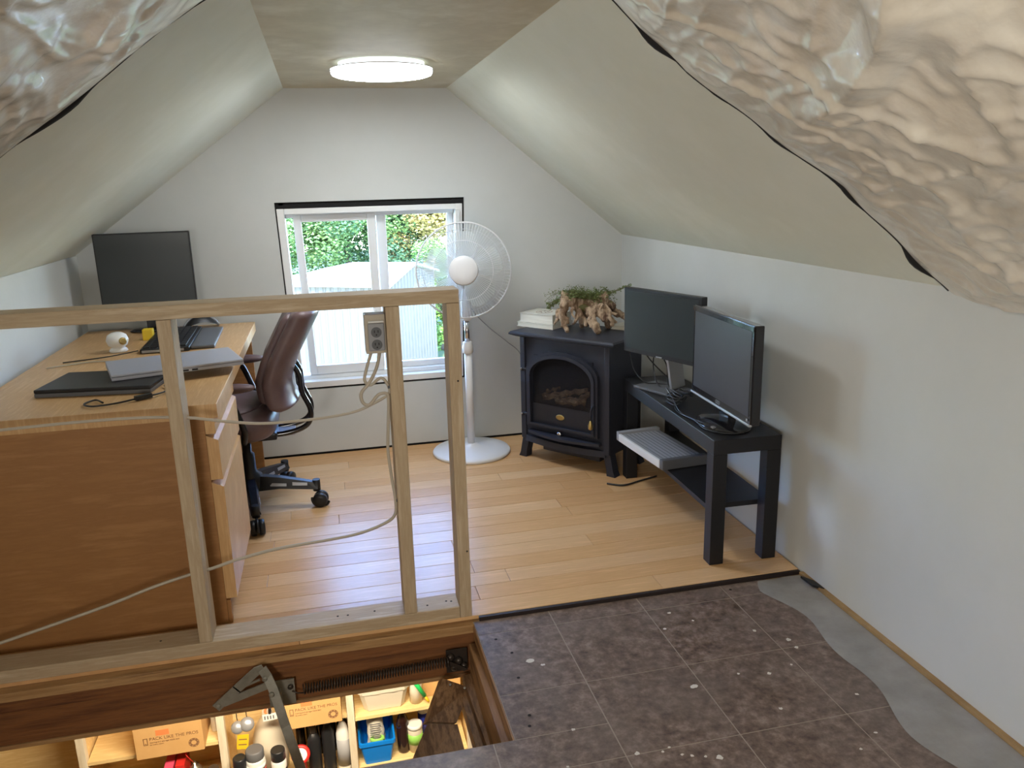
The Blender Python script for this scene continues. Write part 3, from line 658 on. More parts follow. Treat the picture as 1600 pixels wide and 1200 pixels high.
MB().bar((1.244, 2.395, TOP + .014), (1.247, 2.382, TOP + .013), .012, .005).build('plug_tip', M_silver, vc, world=True)
random.seed(5)
for k in range(5):
    c_ = Vector((1.262 + .012 * k, 2.745 + .02 * (k % 2), TOP + .006 + .006 * k)); rx, ry = random.uniform(.035, .05), random.uniform(.022, .034); ph = random.uniform(0, 3)
    pts = [c_ + Vector((ry * cos(a + ph) * .8, rx * sin(a + ph), .004 * sin(3 * a) + .002 * a)) for a in [i * 2 * pi * 1.6 / 26 for i in range(27)]]
    o = MB().tube(pts, .003, 7).build('coiled_cable', M_blkp); tag(o, 'coiled black cable between the bench monitors, ' + ['lowest and leftmost', 'second from the left', 'middle one', 'second from the wall', 'topmost, nearest the wall'][k] + ' of the tangle', 'cable', 'tangled cables on the bench')
for k, pts in enumerate([[(1.225, 3.075, .62), (1.26, 3.0, .55), (1.32, 2.93, .48), (1.35, 2.9, .456)], [(1.30, 3.06, .62), (1.27, 3.02, .54), (1.265, 2.96, .47), (1.28, 2.9, .456)],
                         [(1.20, 3.12, .62), (1.205, 3.08, .52), (1.23, 3.02, .468), (1.28, 2.98, .465), (1.34, 2.95, .456)], [(1.28, 3.05, .62), (1.32, 3.0, .54), (1.30, 2.93, .47), (1.30, 2.86, .456)]]):
    pts = [(x + .03, y_ + .02, z) for x, y_, z in pts]
    cable('power_cable', 'black cable hanging behind the far bench monitor, ' + ['slanting down to the right', 'crossing the others to the left', 'sagging lowest by the stove', 'ending nearest the near monitor'][k], pts, .0028, M_blkp, group='cables behind the far monitor')
# small grey device leaning behind the far monitor / flat grey device on the shelf
dv = thing('document_scanner', 'flat light grey scanner sliding off the lower bench shelf', 'scanner', (1.285, 2.90, .2035), R(5))
B((-.10, -.19, .004), (.085, .19, .030), .003).build('body', M_grey, dv)
for y_ in (-.205, .178): B((-.108, y_, 0), (.088, y_ + .027, .040), .004).build('end_cap', M_greyd if y_ < 0 else M_grey, dv)
B((-.110, -.180, .002), (-.098, .180, .034), .003).build('front_lip', M_white, dv)
q = MB()
for k in range(9): q.box((-.08 + .018 * k, -.17, .030), (-.078 + .018 * k, .17, .0308))
q.build('ribs', M_greyd, dv)
cable('extension_lead', 'black lead lying on the floor between stove and bench', [(1.12, 3.10, .005), (1.18, 3.06, .005), (1.27, 3.09, .005), (1.36, 3.12, .005)], .004, M_blkp, cat='cord')

# ---------------------------------------------------------------- desk
dk = thing('desk', 'beech laminate desk with drawers on the left side of the loft', 'desk', (-.68, 3.05, 0))
DX0, DX1, DYN, DYF, DZ = -1.045, -.338, 2.345, 3.80, .70
B((DX0, DYN, DZ - .042), (DX1, DYF, DZ), .002).build('desk_top', M_beech, dk, world=True)
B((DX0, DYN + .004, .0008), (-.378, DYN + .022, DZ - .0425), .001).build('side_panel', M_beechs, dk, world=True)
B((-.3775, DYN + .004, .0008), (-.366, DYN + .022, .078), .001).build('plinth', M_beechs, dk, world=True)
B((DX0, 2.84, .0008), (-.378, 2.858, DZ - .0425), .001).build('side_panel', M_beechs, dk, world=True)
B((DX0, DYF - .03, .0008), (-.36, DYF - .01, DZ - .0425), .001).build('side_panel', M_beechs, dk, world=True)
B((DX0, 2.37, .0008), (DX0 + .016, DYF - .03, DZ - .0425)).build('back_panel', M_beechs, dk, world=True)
B((-.3775, DYN + .004, DZ - .090), (-.350, 2.858, DZ - .0430), .001).build('top_drawer_rail', M_beech, dk, world=True)
B((-1.0, 2.37, .05), (-.3775, 2.838, .075)).build('cabinet_floor', M_beechs, dk, world=True)
def dfront(z0, z1, nm):
    y0, y1 = DYN + .002, 2.856
    q = MB().prism([(-.3772, y0, z0), (-.345, y0, z0), (-.345, y0, z1 - .016), (-.3772, y0, z1)], (0, y1 - y0, 0))
    return q.build(nm, M_beech, dk, world=True)
dfront(.470, .606, 'drawer_front'); dfront(.085, .462, 'cabinet_door')

# desk things
kb = thing('keyboard', 'black keyboard with wrist rest on the desk under the monitor', 'keyboard', (-.60, 3.42, DZ + .0005), R(2))
B((-.115, -.235, 0), (.060, .235, .018), .004).build('keyboard_body', M_blkp, kb)
B((.061, -.215, 0), (.15, .215, .014), .006).build('wrist_rest', M_greyd, kb)
q = MB()
for i in range(6):
    for j in range(21):
        x = -.105 + i * .026; y_ = -.222 + j * .0212
        q.box((x, y_ + .0012, .0175), (x + .022, y_ + .0195, .0232), .0012)
o = q.build('keys', M_blkp, kb); o['kind'] = 'stuff'
B((-.108, -.2375, .004), (.04, -.2352, .013)).build('silver_edge', M_silver, kb)
ms = thing('computer_mouse', 'black mouse with silver arched back at the far end of the keyboard', 'mouse', (-.560, 3.725, DZ + .0005), R(20))
MB().grid(lambda u, v: Vector(((u - .5) * .15, (v - .5) * .07 * (1 - .3 * u), .001 + .055 * sin(pi * u) ** .7 * (1 - (2 * v - 1) ** 2 * .55) if 0 < u < 1 else .001)), 16, 10).build('shell', M_blkp, ms)
MB().tube([Vector(((u - .5) * .152, 0, .004 + .055 * sin(pi * u) ** .7 if 0 < u < 1 else .004)) for u in [i / 14 for i in range(15)]], .0055, 6).build('silver_arch', M_silver, ms)
dm, z0 = monitor('monitor', 'large dark monitor on the desk at the left edge', (-.75, 3.69), R(3), .38, .33, .795, .03, .006, M_blkp, M_scr, DZ + .0005, 0, .006)
B((-.03, .031, .01), (.03, .055, z0 + .14), .004).build('stand', M_blkp, dm)
MB().lathe([(.09, 0), (.092, .006), (.075, .014), (.02, .018)], Matrix.Translation((.0, .03, 0)) @ Matrix.Diagonal((1.1, .6, 1, 1)), 36).build('stand_base', M_gloss, dm)
o = B((-.735, 3.52, DZ + .02), (-.71, 3.545, DZ + .05), .006); 
yt = thing('sticky_note_block', 'small yellow block at the foot of the desk monitor', 'note block', (-.735, 3.50, DZ + .0005)); o.b.free()
B((-.02, -.02, 0), (.02, .02, .045), .004).build('block', M_yel, yt)
wc = thing('desk_webcam', 'round cream desk camera beside the keyboard at the left edge', 'camera', (-.80, 3.27, DZ + .0005))
MB().lathe([(.030, 0), (.034, .004), (.030, .012), (.022, .018), (.034, .026), (.040, .045), (.034, .064), (.018, .074), (.004, .077)], n=24).build('shell', M_white, wc)
MB().lathe([(.014, 0), (.014, .006), (.010, .009)], Matrix.Translation((.025, -.030, .045)) @ frame_from((.6, -.75, .1)), 16).build('lens', M_brass, wc)
# laptops
lt = thing('laptop', 'closed silver laptop lying askew on a dark one, overhanging the desk edge', 'laptop', (-.52, 2.80, DZ + .026), R(17))
B((-.20, -.125, 0), (.20, .125, .011), .003).build('base', M_alu, lt); B((-.20, -.125, .0115), (.20, .125, .019), .003).build('lid', M_alu, lt)
q = MB()
for k in range(3): q.box((-.02 + .028 * k, -.1262, .003), (-.002 + .028 * k, -.1245, .008))
q.build('ports', M_dark, lt)
lt2 = thing('laptop', 'dark closed laptop underneath the silver one on the desk', 'laptop', (-.70, 2.68, DZ + .0005), R(-8))
B((-.17, -.12, 0), (.17, .12, .013), .003).build('base', M_greyd, lt2); B((-.17, -.12, .0135), (.17, .12, .0245), .003).build('lid', M_blkp, lt2)
ad = thing('charger_cable', 'black charger lead with barrel lump on the near end of the desk', 'charger', (-.54, 2.47, DZ + .0005))
MB().tube(smooth_pts([(-.66, 2.44, .706), (-.69, 2.48, .706), (-.71, 2.44, .706), (-.68, 2.405, .706), (-.62, 2.42, .706), (-.565, 2.455, .708), (-.52, 2.49, .708), (-.50, 2.54, .706), (-.52, 2.60, .706)], 6), .0028, 7).build('cord', M_blkp, ad, world=True)
MB().bar((-.575, 2.447, .709), (-.535, 2.478, .709), .016, .014, bevel=.003).build('ferrite', M_blkp, ad, world=True)
cable('usb_cable', 'thin pale cable lying across the desk behind the silver laptop', [(-.98, 3.02, .704), (-.85, 3.08, .704), (-.74, 3.06, .704), (-.66, 3.1, .704)], .0025, M_cream)
cable('keyboard_cable', 'black cable running from the keyboard to the left', [(-.72, 3.22, .708), (-.76, 3.20, .705), (-.83, 3.15, .704), (-.95, 3.10, .704)], .0022, M_blkp)

# ---------------------------------------------------------------- office chair
ch = thing('office_chair', 'maroon leather office chair on black castors at the desk', 'chair', (-.375, 3.27, 0))
for i, a in enumerate([R(-10), R(62), R(134), R(206), R(278)]):
    d = Vector((cos(a), sin(a), 0)); pe = Vector((-sin(a), cos(a), 0))
    def lp(r, s_, z): return d * r + pe * s_ + Vector((0, 0, z))
    q = MB(); q.b.verts
    sec = [(.02, .030, .085, .150), (.12, .024, .092, .138), (.22, .020, .084, .118), (.275, .019, .080, .105)]
    rings = [[q.b.verts.new(lp(r, s_, z)) for s_, z in ((-w_, z0_), (w_, z0_), (w_ * .6, z1_), (-w_ * .6, z1_))] for r, w_, z0_, z1_ in sec]
    for A, Bq in zip(rings, rings[1:]):
        for k in range(4): q.b.faces.new((A[k], A[(k + 1) % 4], Bq[(k + 1) % 4], Bq[k]))
    q.b.faces.new(rings[0][::-1]); q.b.faces.new(rings[-1])
    leg = q.build('leg', M_blkp, ch)
    q = MB()
    for r0, r1 in ((.085, .15), (.175, .235)):
        for s_ in (-1, 1): q.prism([lp(r0, s_ * .0225, .104), lp(r1, s_ * .0215, .101), lp(r1, s_ * .0185, .112), lp(r0, s_ * .0195, .117)], pe * s_ * .0012)
    q.build('leg_slot', M_silver, leg)
    cs = MB().tube([lp(.268, 0, .07), lp(.268, 0, .118)], .016, 10).build('caster', M_blkp, ch)
    M_ = Matrix.Translation(lp(.280, 0, .031)) @ frame_from(pe)
    MB().lathe([(.012, -.028), (.029, -.026), (.0305, -.018), (.0305, -.006), (.012, -.004), (.012, .004), (.0305, .006), (.0305, .018), (.029, .026), (.012, .028)], M_, 22).build('wheel', M_blkp, cs)
    MB().torus(.035, .006, M_, 18, 6, R(20), R(190)).build('hood', M_blkp, cs)
MB().lathe([(.045, .085), (.05, .10), (.05, .150), (.030, .165), (.028, .24), (.018, .25), (.018, .32)], n=20).build('column', M_blkp, ch)
B((-.10, -.09, .315), (.13, .09, .345), .008).build('mechanism', M_blkp, ch)
# seat cushion
def cushion(cx, cy, cz, hx, hy, hz, e=.5):
    def f(u, v):
        th = (u - .5) * 2 * pi; ph = (v - .5) * pi
        def sg(x, p): return math.copysign(abs(x) ** p, x)
        return Vector((cx + hx * sg(cos(ph), e) * sg(cos(th), e), cy + hy * sg(cos(ph), e) * sg(sin(th), e), cz + hz * sg(sin(ph), e * 1.4)))
    return f
MB().grid(cushion(-.065, 0, .40, .205, .24, .068), 40, 20).build('seat', M_leather, ch)
MB().grid(cushion(-.065, 0, .462, .155, .20, .022, .8), 30, 16).build('seat_pad', M_leather, ch)
# backrest: a curved padded slab leaning back
prof = [(.135, .455), (.112, .50), (.105, .57), (.135, .65), (.180, .73), (.220, .80), (.245, .850)]
def back(thk, wid, off, z0_=0, z1_=1):
    def f(u, v):
        th = u * 2 * pi; t = z0_ + (z1_ - z0_) * v
        s_ = t * (len(prof) - 1); i = min(int(s_), len(prof) - 2); fr_ = s_ - i
        x = prof[i][0] * (1 - fr_) + prof[i + 1][0] * fr_; z = prof[i][1] * (1 - fr_) + prof[i + 1][1] * fr_
        edge_ = min(1, sin(pi * min(1, max(0, v))) * 4.5 + .01) ** .5
        cx_, sy_ = cos(th), sin(th)
        cx_ = math.copysign(abs(cx_) ** .7, cx_); sy_ = math.copysign(abs(sy_) ** .55, sy_)
        return Vector((x + off + cx_ * thk * edge_ + .03 * (sy_ ** 2) * -1, sy_ * wid * (.80 + .2 * edge_), z))
    return f
MB().grid(back(.052, .225, .055), 40, 28).build('backrest', M_leather, ch)
MB().grid(back(.036, .150, .015, .06, .92), 32, 22).build('back_cushion', M_leather, ch)
for s_ in (-.055, .055):
    MB().tube(smooth_pts([(.21, s_, .62), (.235, s_, .57), (.240, s_, .50), (.268, s_, .42), (.250, s_, .36), (.17, s_, .332), (.05, s_, .33)], 6), .011, 10).build('back_support', M_steel if False else M_gloss, ch)
B((.05, -.05, .318), (.20, .05, .332), .004).build('support_plate', M_alu, ch)
for s_ in (-1, 1):
    arm = MB().tube(smooth_pts([(.02, s_ * .235, .36), (.03, s_ * .275, .42), (.0, s_ * .28, .52), (-.02, s_ * .275, .565)], 5), .012, 8).build('arm_support', M_blkp, ch)
    MB().grid(cushion(-.03, s_ * .27, .582, .115, .030, .018, .7), 24, 12).build('arm_pad', M_leather, ch)

# ---------------------------------------------------------------- attic ladder hardware in the hatch
ar = thing('hinge_arm', 'bent galvanised steel hinge arm of the attic ladder under the half wall', 'hinge arm', (-.27, 2.10, -.2))
def P(x, y_, z): return Vector((x, y_, z))
a_, b_, c_ = P(-.405, 2.12, -.133), P(-.285, 2.12, -.035), P(-.255, 2.10, -.045)
q = MB(); pts = [a_, a_.lerp(b_, .5), b_, P(-.268, 2.115, -.028), c_, P(-.242, 2.085, -.075), P(-.215, 2.05, -.18), P(-.150, 1.93, -.36)]
for p0, p1 in zip(pts, pts[1:]): q.bar(p0, p1 + (p1 - p0).normalized() * .004, .026, .005, (0, 1, 0))
q.build('arm', M_steel, ar, world=True)
MB().bar(P(-.385, 2.125, -.125), P(-.245, 2.125, -.085), .022, .004, (0, 1, 0)).build('brace', M_steel, ar, world=True)
MB().bar(P(-.335, 2.13, -.088), P(-.28, 2.13, -.07), .006, .003, (0, 1, 0)).build('brace', M_steel, ar, world=True)
B((-.262, 2.150, -.178), (-.188, 2.156, -.098), .001).build('hinge_plate', M_steel, ar, world=True)
B((-.245, 2.128, -.165), (-.225, 2.150, -.12), .001).build('hinge_plate', M_steel, ar, world=True)
for x, z, yy in [(-.398, -.127, 2.12), (-.262, -.05, 2.10), (-.246, -.09, 2.08), (-.235, -.15, 2.148), (-.20, -.12, 2.148)]:
    MB().lathe([(.008, 0), (.008, .005), (.004, .008)], Matrix.Translation((x, yy, z)) @ Matrix.Rotation(pi / 2, 4, 'X'), 10).build('bolt', M_spring if yy > 2.13 else M_steel, ar, world=True)
sg_ = thing('door_spring', 'long dark coil spring stretched along the hatch header', 'spring', (.04, 2.135, -.13))
q = MB(); n = 54; x0, x1, r = -.165, .268, .0145; pts = []
for k in range(n * 10 + 1):
    a = 2 * pi * k / 10; t = k / (n * 10); pts.append(P(x0 + (x1 - x0) * t, 2.137 + r * cos(a), -.128 + .016 * t + r * sin(a)))
q.tube(pts, .0019, 5).build('coil', M_spring, sg_, world=True)
MB().tube([P(-.163, 2.137, -.14), P(-.18, 2.137, -.138), P(-.196, 2.137, -.128)], .002, 6).build('hook', M_spring, sg_, world=True)
hp = thing('spring_bracket', 'dark greasy metal bracket in the hatch corner at the spring end', 'bracket', (.30, 2.15, -.15))
B((.262, 2.158, -.165), (.328, 2.163, -.088), .001).build('plate', M_spring, hp, world=True)
for x, z in [(.275, -.11), (.30, -.125), (.315, -.145), (.285, -.145)]: MB().lathe([(.012, 0), (.012, .008), (.005, .014)], Matrix.Translation((x, 2.158, z)) @ Matrix.Rotation(pi / 2, 4, 'X'), 12).build('bolt', M_spring, hp, world=True)
MB().bar((.262, 2.145, -.118), (.318, 2.14, -.150), .012, .006, (0, 1, 0)).build('lever', M_spring, hp, world=True)
ld = thing('attic_ladder', 'dark brown folding attic ladder boards rising through the hatch', 'ladder', (.22, 1.95, -.3))
def plank4(pts, thk, name='stringer', m=M_old):
    pts = [Vector(p) for p in pts]; n = (pts[1] - pts[0]).cross(pts[3] - pts[0]).normalized()
    if n.z > 0: n = -n
    return MB().prism(pts, n * thk).build(name, m, ld, world=True)
plank4([(.242, 2.10, -.141), (.324, 2.10, -.189), (.262, 1.99, -.218), (.178, 1.99, -.198)], .03)
plank4([(.178, 1.985, -.200), (.264, 1.985, -.220), (.262, 1.72, -.190), (.066, 1.72, -.195)], .03)
for x, z, yy in [(.262, -.163, 2.085), (.305, -.182, 2.085)]: MB().lathe([(.0055, 0), (.004, .003)], Matrix.Translation((x, yy, z + .006)) @ frame_from((-.3, -.5, .8)), 8).build('bolt', M_chrome, ld, world=True)
MB().bar((.320, 2.13, -.185), (.345, 1.66, -.225), .03, .05, (0, 0, 1)).build('side_rail', M_old, ld, world=True)
MB().bar((.302, 2.11, -.215), (.315, 1.66, -.270), .022, .05, (0, 0, 1)).build('side_rail', M_old, ld, world=True)

# ---------------------------------------------------------------- garage shelving below
SY = 3.70
sf = thing('garage_shelving', 'plywood and timber shelving unit seen through the hatch', 'shelving', (-.1, 3.85, GB))
for x in (-1.36, -.717, -.080, .545): B((x, SY, GB + .001), (x + .037, SY + .037, -.22), .002).build('post', M_post, sf, world=True)
for x in (-1.36, -.717, -.080, .545): B((x + .010, SY + .038, GB + .001), (x + .028, 4.015, -.22)).build('side_panel', M_ply, sf, world=True)
for x0, x1, z in [(-1.322, -.719, -1.392), (-.40, -.082, -1.362), (-.041, .543, -1.392), (-1.322, -.719, -1.73), (-.678, -.082, -1.73), (-.041, .543, -1.695), (-1.322, .543, -2.1), (-1.322, .543, -.8)]:
    if x1 - x0 > 1:
        for a, b in ((-1.322, -.719), (-.678, -.082), (-.041, .543)): B((a, SY + .002, z - .018), (b, 4.015, z)).build('shelf', M_ply, sf, world=True)
    else: B((x0, SY + .002, z - .018), (x1, 4.015, z)).build('shelf', M_ply, sf, world=True)

def card(label, x0, x1, y0, dp, z0, h_, art=True, group=None):
    t = thing('cardboard_box', label, 'box', ((x0 + x1) / 2, y0 + dp / 2, z0 + .0005), 0, group); w_ = (x1 - x0) / 2
    B((-w_, -dp / 2, 0), (w_, dp / 2, h_), .002).build('carton', M_card, t)
    for s_ in (-1, 1): B((-w_ + .002, s_ * (dp / 4 + .001) - dp / 4 + .003, h_ + .0003), (w_ - .002, s_ * (dp / 4 + .001) + dp / 4 - .003, h_ + .004)).build('flap', M_card, t)
    if art:
        f = -dp / 2 - .0006; k = (2 * w_) / .31
        text('PACK LIKE THE PROS', .0235 * k, M_ink, t, (-w_ + .068 * k, f, .098), FRONT)
        text('moving and storage made easy', .011 * k, M_ink, t, (-w_ + .068 * k, f, .083), FRONT)
        text('for every room', .010 * k, M_ink, t, (-w_ + .068 * k, f, .071), FRONT)
        q = MB(); x, z = -w_ + .040 * k, .075
        for lo, hi in [((0, 0), (.020, .003)), ((0, .035), (.020, .038)), ((0, 0), (.003, .038)), ((.017, 0), (.020, .038)), ((.006, .006), (.014, .009))]: q.box((x + lo[0] * k, f - .0003, z + lo[1]), (x + hi[0] * k, f + .0005, z + hi[1]))
        q.build('phone_mark', M_ink, t)
        q = MB()
        for i in range(8):
            a = i * pi / 4; M_ = Matrix.Translation((w_ - .045 * k, f, .050)) @ Matrix.Rotation(-a, 4, 'Y')
            q.box((-.006, -.0003, .012), (.006, .0005, .022), 0, M_)
        q.torus(.024, .0010, Matrix.Translation((w_ - .045 * k, f, .050)) @ Matrix.Rotation(pi / 2, 4, 'X') @ Matrix.Diagonal((1, 1, .4, 1)), 24, 4)
        q.build('round_mark', M_ink, t)
        B((-w_ + .10 * k, f - .0002, .120), (-w_ + .160 * k, f + .0004, .150)).build('orange_print', M_oran, t)
    return t
card('cardboard moving box with printed slogan on the left shelf by the white can', -1.088, -.775, 3.655, .30, -1.3915, .26, group=None)
card('cardboard moving box with printed slogan right of the hinge arm', -.395, -.105, 3.655, .30, -1.3615, .26)
card('plain cardboard box on the right shelf behind the green marker', .30, .53, 3.78, .22, -1.3915, .22, art=False)
bi = thing('storage_bin', 'cream plastic bin on the right upper shelf', 'bin', (.115, 3.82, -1.3915))
lv = []; q = MB()
for w_, d_, z in ((.100, .085, 0), (.105, .09, .01), (.128, .105, .115), (.136, .112, .116), (.136, .112, .150), (.125, .10, .150), (.10, .08, .02)):
    lv.append([q.b.verts.new((x * w_, y_ * d_, z)) for x, y_ in ((-1, -.75), (-.8, -1), (.8, -1), (1, -.75), (1, .75), (.8, 1), (-.8, 1), (-1, .75))])
for A, Bq in zip(lv, lv[1:]):
    for k in range(8): q.b.faces.new((A[k], A[(k + 1) % 8], Bq[(k + 1) % 8], Bq[k]))
q.b.faces.new(lv[0][::-1]); q.b.faces.new(lv[-1]); q.build('tub', M_bin, bi)
for x in (-.06, .03): B((x, -.114, .115), (x + .035, -.1125, .150), .0006).build('grip_tab', M_bin, bi)
wr = tag(MB().lathe([(.034, 0), (.034, .14)], Matrix.Translation((.285, 3.765, -1.3913)) , 20).build('paper_roll', M_bin), 'upright pale paper roll beside the cream bin', 'roll')
gm = thing('highlighter', 'green marker pen with yellow tip leaning off the right shelf', 'pen', (.33, 3.72, -1.36))
MB().tube([(.268, 3.70, -1.215), (.325, 3.70, -1.325)], .012, 12).build('barrel', M_green, gm, world=True)
MB().tube([(.325, 3.70, -1.325), (.341, 3.702, -1.356), (.347, 3.703, -1.368)], [.008, .008, .004], 10).build('tip', M_yel, gm, world=True)
bb = thing('blue_tub', 'bright blue plastic tub on the right lower shelf', 'tub', (.062, 3.80, -1.6945))
lv = []; q = MB()
for w_, d_, z in ((.068, .085, 0), (.088, .10, .120), (.096, .108, .121), (.096, .108, .142), (.086, .098, .142), (.066, .083, .01)):
    lv.append([q.b.verts.new((x * w_, y_ * d_, z)) for x, y_ in ((-1, -.9), (-.9, -1), (.9, -1), (1, -.9), (1, .9), (.9, 1), (-.9, 1), (-1, .9))])
for A, Bq in zip(lv, lv[1:]):
    for k in range(8): q.b.faces.new((A[k], A[(k + 1) % 8], Bq[(k + 1) % 8], Bq[k]))
q.b.faces.new(lv[0][::-1]); q.b.faces.new(lv[-1]); q.build('tub', M_blue, bb)
rg = thing('paper_bag', 'crumpled paper bag printed with small text inside the blue tub', 'bag', (.06, 3.80, -1.683))
MB().grid(lambda u, v: Vector((.052 * cos(2 * pi * u) * (1 + .18 * noise.noise(Vector((u * 9, v * 6, 1)))) * (1 - .25 * v), -.01 + .06 * sin(2 * pi * u) * (1 + .1 * noise.noise(Vector((u * 9, v * 5, 4)))) * (1 - .3 * v), .005 + .225 * v)), 28, 14).build('bag', M_paper, rg)
q = MB()
for k in range(8): q.box((-.03, -.0715 + .0022 * k, .125 + k * .011), (.03 - .004 * (k % 3), -.0705 + .0022 * k, .129 + k * .011))
q.build('print_lines', M_greyd, rg)
tag(MB().torus(.030, .010, Matrix.Translation((.065, 3.735, -1.562)) @ Matrix.Diagonal((1, .6, 1.2, 1)), 24, 8).build('tape_roll', M_lime), 'green tape roll resting on the rim inside the blue tub', 'tape')

def bottle(name, label, x, yy, z0, prof, m, cap=None, capm=None, band=None, bandm=None, cat='bottle', group=None, n=20, sq=False):
    t = thing(name, label, cat, (x, yy, z0 + .0004), random.uniform(-.3, .3), group)
    mtx = Matrix.Diagonal((1, .7, 1, 1)) if sq else Matrix()
    MB().lathe(prof, mtx, n).build('body', m, t)
    if cap: MB().lathe(cap, None, n).build('cap', capm, t)
    if band: MB().lathe(band, mtx, n).build('label', bandm, t)
    return t
Z1, Z2 = -1.7295, -1.6945
def cyl(r, h_, neck=.5, nh_=.02): return [(r * .95, 0), (r, .004), (r, h_ - nh_), (r * neck, h_)]
bottle('soda_bottle', 'dark bottle with red cap beside the blue tub', .205, 3.78, Z2, [(.033, 0), (.034, .01), (.034, .17), (.026, .205), (.014, .235), (.013, .25)], M_cola, [(.016, .246), (.016, .270), (.012, .272)], M_red)
bottle('plastic_pot', 'small translucent pot with green lid label, right of the dark bottle', .268, 3.77, Z2, [(.036, 0), (.040, .10), (.041, .15), (.036, .155)], M_bin, [(.042, .14), (.042, .16), (.036, .163)], M_white, [(.0408, .05), (.0415, .11)], M_lime, cat='pot')
bottle('spray_bottle', 'white bottle with blue label, right of the green-lidded pot', .325, 3.85, Z2, cyl(.030, .23), M_white, [(.022, .225), (.022, .262), (.018, .264)], M_metalc, [(.0306, .05), (.0306, .17)], M_navy)
bottle('oil_jug', 'white motor oil bottle against the right side of the middle bay', -.112, 3.76, Z1, [(.034, 0), (.036, .01), (.036, .22), (.026, .26), (.014, .29), (.012, .305)], M_white, [(.015, .300), (.015, .325)], M_blkp, [(.0366, .03), (.0366, .19)], M_grey, sq=True)
bottle('oil_bottle', 'black ribbed oil bottle left of the white one', -.188, 3.76, Z1, [(.032, 0), (.034, .01)] + [(.034 - .002 * (k % 2), .03 + .02 * k) for k in range(12)] + [(.020, .28), (.014, .30)], M_blkp, [(.017, .298), (.017, .325)], M_blkp, sq=True)
bottle('oil_bottle', 'plain black oil bottle with round cap, second from the right in the middle bay', -.262, 3.76, Z1, cyl(.034, .26, .4, .05), M_blkp, [(.016, .255), (.016, .285)], M_greyd, sq=True)
bottle('paste_tin', 'red and white round tin behind the hinge arm', -.335, 3.73, Z1, [(.030, 0), (.030, .14), (.028, .15)], M_red, cat='tin')
t = thing('tape_reel', 'white disc with red rim tilted behind the hinge arm', 'reel', (-.330, 3.70, -1.55))
Mr = Matrix.Translation((0, 0, .0)) @ frame_from((0, -.9, .45))
MB().lathe([(.040, -.012), (.048, -.008), (.048, .008), (.040, .012)], Mr, 28).build('rim', M_red, t); MB().lathe([(.033, .010), (.033, .0145)], Mr, 28).build('disc', M_white, t)
def label_lines(t, r, z0, cols, n=20):
    for k, m_ in enumerate(cols): MB().lathe([(r + .0004 + .0004 * k, z0 + k * .03), (r + .0004 + .0004 * k, z0 + k * .03 + .024)], None, n).build('label_band', m_, t)
t = bottle('spray_can', 'spray can with black cap at the foot of the left post', -.622, 3.66, Z1, [(.032, 0), (.033, .18), (.028, .20)], M_metalc, [(.031, .195), (.033, .20), (.033, .250), (.028, .256), (.020, .250)], M_blkp, cat='can')
t = bottle('powder_bottle', 'white bottle with dark ribbed lid and yellow red label', -.548, 3.67, Z1, [(.046, 0), (.047, .005), (.047, .22), (.043, .235)], M_white, [(.044, .232), (.045, .235), (.045, .275), (.040, .282)], M_greyd)
label_lines(t, .047, .09, [M_yel, M_yel, M_red, M_white])
t = bottle('spray_can', 'spray can with dark cap and blue label, right of the powder bottle', -.437, 3.67, Z1, [(.037, 0), (.038, .19), (.032, .205)], M_white, [(.034, .20), (.036, .203), (.036, .250), (.034, .256)], M_blkp, cat='can')
label_lines(t, .038, .07, [M_navy, M_greyd, M_blkp])
bottle('clear_jug', 'large cloudy jug behind the powder bottle', -.49, 3.86, Z1, [(.07, 0), (.085, .02), (.088, .20), (.07, .27), (.03, .33), (.025, .36)], M_bin, cat='jug')
t = bottle('spray_can', 'pink can with metal dome at the left of the white post', -.838, 3.68, Z1, [(.036, 0), (.036, .20)], M_pinkc, [(.037, .20), (.036, .215), (.022, .238), (.010, .242), (.008, .258)], M_metalc, cat='can')
MB().tube([(.0, 0, .25), (-.02, -.01, .29), (-.035, -.01, .31)], .0018, 6).build('straw', M_red, t)
bottle('glass_jar', 'dark glass jar beside the left post', -.762, 3.72, Z1, [(.03, 0), (.032, .14), (.025, .16)], M_gloss, [(.026, .158), (.026, .175)], M_metalc, cat='jar')
for k, (x, h_, m_, lb) in enumerate([(-.905, .26, M_red, 'red slab box standing left of the pink can'), (-.96, .25, M_pinkc, 'pink and clear pack standing left of the red slab box')]):
    t = thing('flat_box', lb, 'box', (x, 3.74, Z1)); B((-.022, -.07, .0005), (.022, .07, h_), .002).build('carton', m_, t); B((-.0225, -.0712, .06), (.0225, -.0705, .12)).build('label', M_paper, t)
t = thing('striped_packet', 'white packet with red bars at the lower left of the hatch', 'packet', (-1.10, 3.68, Z1))
Mx = Matrix.Translation((0, 0, .17)) @ Matrix.Rotation(R(35), 4, 'Y'); B((-.05, -.02, .0005), (.05, .02, .12)).build('support_box', M_card, t)
MB().box((-.035, -.03, -.03), (.035, .0, .03), .002, Mx).build('packet', M_white, t)
q = MB()
for k in range(3): q.box((-.028 + .020 * k, -.0312, -.024), (-.018 + .020 * k, -.0302, .024), 0, Mx)
q.build('red_bars', M_red, t)
t = thing('cardboard_scrap', 'pale brown box corner beside the striped packet', 'box', (-1.02, 3.72, Z1)); MB().box((-.03, -.03, .0005), (.03, .03, .20), .002).build('carton', M_card, t)
